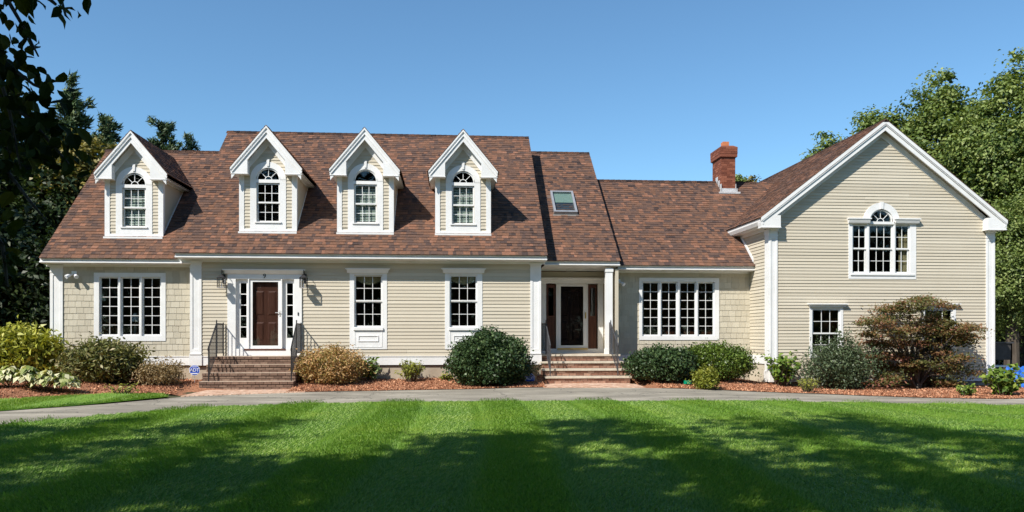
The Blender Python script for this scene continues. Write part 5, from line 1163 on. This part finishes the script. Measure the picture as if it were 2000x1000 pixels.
# ------------------------------------------------------------------ odds and ends
Yb_ = 27.5; x0, z1 = at(1940, 668, Yb_); x1 = atx(1977, Yb_); zb = gz(x0, Yb_)
cart = empty('lidded_box', ((x0 + x1) / 2, Yb_, zb), label='dark grey upright box with a lid behind the right garage corner', cat='box')  # plain lidded box standing for a dark object of unclear use
MB().box(x0, x1, Yb_, Yb_ + .7, atz(703, Yb_, 19), z1 - .05).build('body', GREYBOX, cart); MB().box(x0 - .05, x1 + .04, Yb_ - .05, Yb_ + .75, z1 - .05, z1).build('lid', IRONG, cart)
MB().box(x0 - .02, x1 + .02, Yb_ - .03, Yb_ + .7, atz(717, Yb_, 19), atz(714, Yb_, 19)).build('shelf', SIGNW, cart); MB().box(x0, x0 + .05, Yb_, Yb_ + .05, zb - .02, z1).box(x1 - .05, x1, Yb_, Yb_ + .05, zb - .02, z1).box(x1 - .05, x1, Yb_ + .65, Yb_ + .7, zb - .02, z1 - .06).build('leg', IRON, cart)
gt = np.random.default_rng(90); Xt, Yt = atx(2002, 23.5), 23.5; zt_ = gz(Xt, Yt); vs, fs = [], []; nn = 14
for i in range(nn):
    for j in range(nn):
        u, v_ = i / (nn - 1) * 2 - 1, j / (nn - 1) * 2 - 1; rr = max(abs(u), abs(v_)); h = .62 * (1 - rr ** 2.2) ** .6 if rr < 1 else 0; vs.append((Xt + u * .75 + gt.normal() * .03, Yt + v_ * .5 + gt.normal() * .03, zt_ + .02 + h + gt.normal() * .045 * (rr < .95)))
for i in range(nn - 1):
    for j in range(nn - 1): a = i * nn + j; fs.append((a, a + nn, a + nn + 1, a + 1))
tp = obj('tarp', vs, fs, [], TARP, label='crumpled bright blue tarp at the far right beside the hydrangea', cat='tarp')
X, Y = ground(1342, 755); X = atx(1343, 22.2); hs = MB()
for k in range(3): hs.tube([(X + .1 * math.cos(a), 22.2 + .1 * math.sin(a), bedz(X, 22.2) + .04 + k * .035) for a in np.linspace(0, 6.2, 12)], .016, 6)
hs.build('garden_hose', GREENP, label='bright green coiled hose at the foot of the bushes', cat='hose')
# things seen through the windows
x, z = at(264, 620, YW + .8); lp = empty('table_lamp', (x, YW + .8, 1.0), label='white cone lampshade behind the middle pane of the wing window', cat='lamp')
MB().tube([(x, YW + .8, atz(628, YW + .8, x)), (x, YW + .8, atz(612, YW + .8, x))], [.16, .04], 14).build('lamp_shade', SIGNW, lp); MB().tube([(x, YW + .8, .9), (x, YW + .8, 1.1), (x, YW + .8, 1.25), (x, YW + .8, atz(628, YW + .8, x))], [.08, .05, .09, .015], 10).build('base', STONE, lp)
for px, lb in ((208, 'left'), (1300, 'x')):
    pass
def chair(x, y, z, rz, label, m):
    r = empty('dining_chair', (x, y, z), label=label, cat='chair', group='chairs inside the windows'); R = Matrix.Rotation(rz, 3, 'Z'); O = Vector((x, y, z)); Tt = lambda a, b_, c_: tuple(O + R @ Vector((a, b_, c_)))
    MB().box(-.22, .22, -.22, .22, .43, .47, T=Tt).build('seat', m, r); MB().box(-.2, .2, .19, .22, .62, 1.0, T=Tt).build('backrest', m, r)
    for a in (-.2, .2):
        for b_ in (-.2, .2): MB().box(a - .02, a + .02, b_ - .02, b_ + .02, 0, .43 if b_ < 0 else .98, T=Tt).build('leg', m, r)
WD = mat('chair_wood', (.30, .15, .06), (.38, .2, .09), 6, .5)
for px, Y_, lb in ((212, YW + .75, 'wooden chair behind the left pane of the wing window'), (1305, YR + .9, 'chair behind the second section of the four-part window'), (1345, YR + .9, 'chair behind the third section of the four-part window'), (1378, YR + .9, 'chair behind the right section of the four-part window')):
    chair(atx(px, Y_), Y_ + .2, .9, math.pi, lb, WD if px < 300 else MAHO)
for (wn, a, b_, z_) in ((w2, a2, b2, zf), (w3, a3, b3, zf3)):
    q = MB(); n = 12
    for i in range(n):
        u0, u1 = i / n, (i + 1) / n; um_ = (u0 + u1) / 2; sag = .13 + .14 * math.sin(math.pi * um_) ** 1.0; q.box(a + (b_ - a) * u0, a + (b_ - a) * u1, YM + .14 + .012 * (i % 2), YM + .155 + .012 * (i % 2), z_(538) - sag, z_(538) + .02)
    q.build('valance', CURT, wn)

def patchy(m):
    t = m.node_tree; p = t.nodes['Principled BSDF']; lk = p.inputs['Base Color'].links[0].from_socket
    n1 = noise(t, .55, 5, .65); r1 = ramp(t, [(.3, (.72, .82, .85)), (.5, (1, 1, 1)), (.72, (1.3, 1.12, 1.05))]); t.links.new(n1.outputs[0], r1.inputs[0])
    t.links.new(mixc(t, lk, r1.outputs[0], 1.0, 'MULTIPLY'), p.inputs['Base Color'])
patchy(GRASSM)
# ------------------------------------------------------------------ grass on the lawn: tufts scattered over the turf
def tuft_mesh(seed, n=18, h=.042):
    g = np.random.default_rng(seed); v, f, t = [], [], []
    for i in range(n):
        a = g.uniform(0, 6.28); bx, by = g.normal() * .03, g.normal() * .03; w_ = .0032; dx_, dy_ = math.cos(a) * w_, math.sin(a) * w_; hh = h * g.uniform(.6, 1.2); lx, ly = g.normal() * .016, g.normal() * .016 + .012; o = len(v)
        v += [(bx - dx_, by - dy_, 0), (bx + dx_, by + dy_, 0), (bx + dx_ * .8 + lx * .5, by + dy_ * .8 + ly * .5, hh * .6), (bx - dx_ * .8 + lx * .5, by - dy_ * .8 + ly * .5, hh * .6), (bx + lx, by + ly + .004, hh)]
        f += [(o, o + 1, o + 2, o + 3), (o + 3, o + 2, o + 4)]; q = g.uniform(0, 1); t += [q, q]
    me = bpy.data.meshes.new('grass_tuft'); me.from_pydata(v, [], f); a = me.attributes.new('tint', 'FLOAT', 'FACE'); a.data.foreach_set('value', t); me.materials.append(GRASSM); return me
def grass(name, poly, density, seed):
    xs, ys = [p[0] for p in poly], [p[1] for p in poly]; me = bpy.data.meshes.new(name); st_ = .5; V, Fc, idx = [], [], {}
    inside = lambda x, y: sum(((ys[i] > y) != (ys[i - 1] > y)) and (x < (xs[i - 1] - xs[i]) * (y - ys[i]) / (ys[i - 1] - ys[i]) + xs[i]) for i in range(len(poly))) % 2
    st_ = .25; x = min(xs)
    nx, ny = int((max(xs) - min(xs)) / st_), int((max(ys) - min(ys)) / st_)
    for i in range(nx):
        for j in range(ny):
            a, b_ = min(xs) + i * st_, min(ys) + j * st_
            if all(inside(a + p, b_ + q) for p in (0.02, st_) for q in (0.02, st_)):
                o = len(V); V += [(a, b_, gz(a, b_) + .01), (a + st_, b_, gz(a + st_, b_) + .01), (a + st_, b_ + st_, gz(a + st_, b_ + st_) + .01), (a, b_ + st_, gz(a, b_ + st_) + .01)]; Fc.append((o, o + 1, o + 2, o + 3))
    me.from_pydata(V, [], Fc); o = bpy.data.objects.new(name, me); C.objects.link(o); me.materials.append(GRASSM); o['kind'] = 'stuff'
    ng = bpy.data.node_groups.new(name, 'GeometryNodeTree'); ng.interface.new_socket('Geometry', in_out='INPUT', socket_type='NodeSocketGeometry'); ng.interface.new_socket('Geometry', in_out='OUTPUT', socket_type='NodeSocketGeometry')
    gi, go = ng.nodes.new('NodeGroupInput'), ng.nodes.new('NodeGroupOutput'); L = ng.links
    dp = ng.nodes.new('GeometryNodeDistributePointsOnFaces'); dp.inputs['Density'].default_value = density; dp.inputs['Seed'].default_value = seed; L.new(gi.outputs[0], dp.inputs['Mesh'])
    tuft = bpy.data.objects.new('grass_tuft_source', tuft_mesh(seed)); 
    oi = ng.nodes.new('GeometryNodeObjectInfo'); oi.inputs['Object'].default_value = tuft; oi.inputs['As Instance'].default_value = True
    ip = ng.nodes.new('GeometryNodeInstanceOnPoints'); L.new(dp.outputs['Points'], ip.inputs['Points']); L.new(oi.outputs['Geometry'], ip.inputs['Instance'])
    # mowing stripes: tufts lean towards or away from the house in alternate bands
    pos = ng.nodes.new('GeometryNodeInputPosition'); sx = ng.nodes.new('ShaderNodeSeparateXYZ'); L.new(pos.outputs[0], sx.inputs[0])
    def M_(op, a, b_=None):
        n = ng.nodes.new('ShaderNodeMath'); n.operation = op
        for i_, q in ((0, a), (1, b_)):
            if q is None: continue
            if hasattr(q, 'is_output'): L.new(q, n.inputs[i_])
            else: n.inputs[i_].default_value = q
        return n.outputs[0]
    s_ = M_('SINE', M_('MULTIPLY', M_('ADD', M_('ADD', sx.outputs[0], M_('MULTIPLY', sx.outputs[1], -.03)), M_('MULTIPLY', M_('SINE', M_('MULTIPLY', sx.outputs[1], .35)), .15)), math.pi / 1.05))
    lean = M_('MULTIPLY', M_('MINIMUM', M_('MAXIMUM', M_('MULTIPLY', s_, 1.8), -1.0), 1.0), LEAN)
    rv = ng.nodes.new('FunctionNodeRandomValue'); rv.data_type = 'FLOAT'; rv.inputs[2].default_value = -.9; rv.inputs[3].default_value = .9
    rv2 = ng.nodes.new('FunctionNodeRandomValue'); rv2.data_type = 'FLOAT'; rv2.inputs[2].default_value = .7; rv2.inputs[3].default_value = 1.25; rv2.inputs['Seed'].default_value = 5
    cx = ng.nodes.new('ShaderNodeCombineXYZ'); L.new(lean, cx.inputs[0]); L.new(rv.outputs[1], cx.inputs[2])
    L.new(cx.outputs[0], ip.inputs['Rotation']); L.new(rv2.outputs[1], ip.inputs['Scale']); L.new(ip.outputs[0], go.inputs[0])
    md = o.modifiers.new('scatter', 'NODES'); md.node_group = ng; return o
LEAN = .8
nb_ = [p for p in NEAR[3:-1]]
grass('grass', [(-6.2, 6.2), (-9.0, 9.5)] + nb_ + [(14, 10), (7.5, 6.2)], 950, 3)
ls = [ground(0, 803.5), ground(150, 793), ground(330, 775.5)]
grass('grass_strip', [(-11.5, 12.8)] + [ls[0], ls[1], ls[2]] + [(BEDF[4][0] + .3, BEDF[4][1] + .1), (BEDF[3][0], BEDF[3][1] + .2), (BEDF[2][0], BEDF[2][1] + .2), (-13, 17.8)], 600, 4)
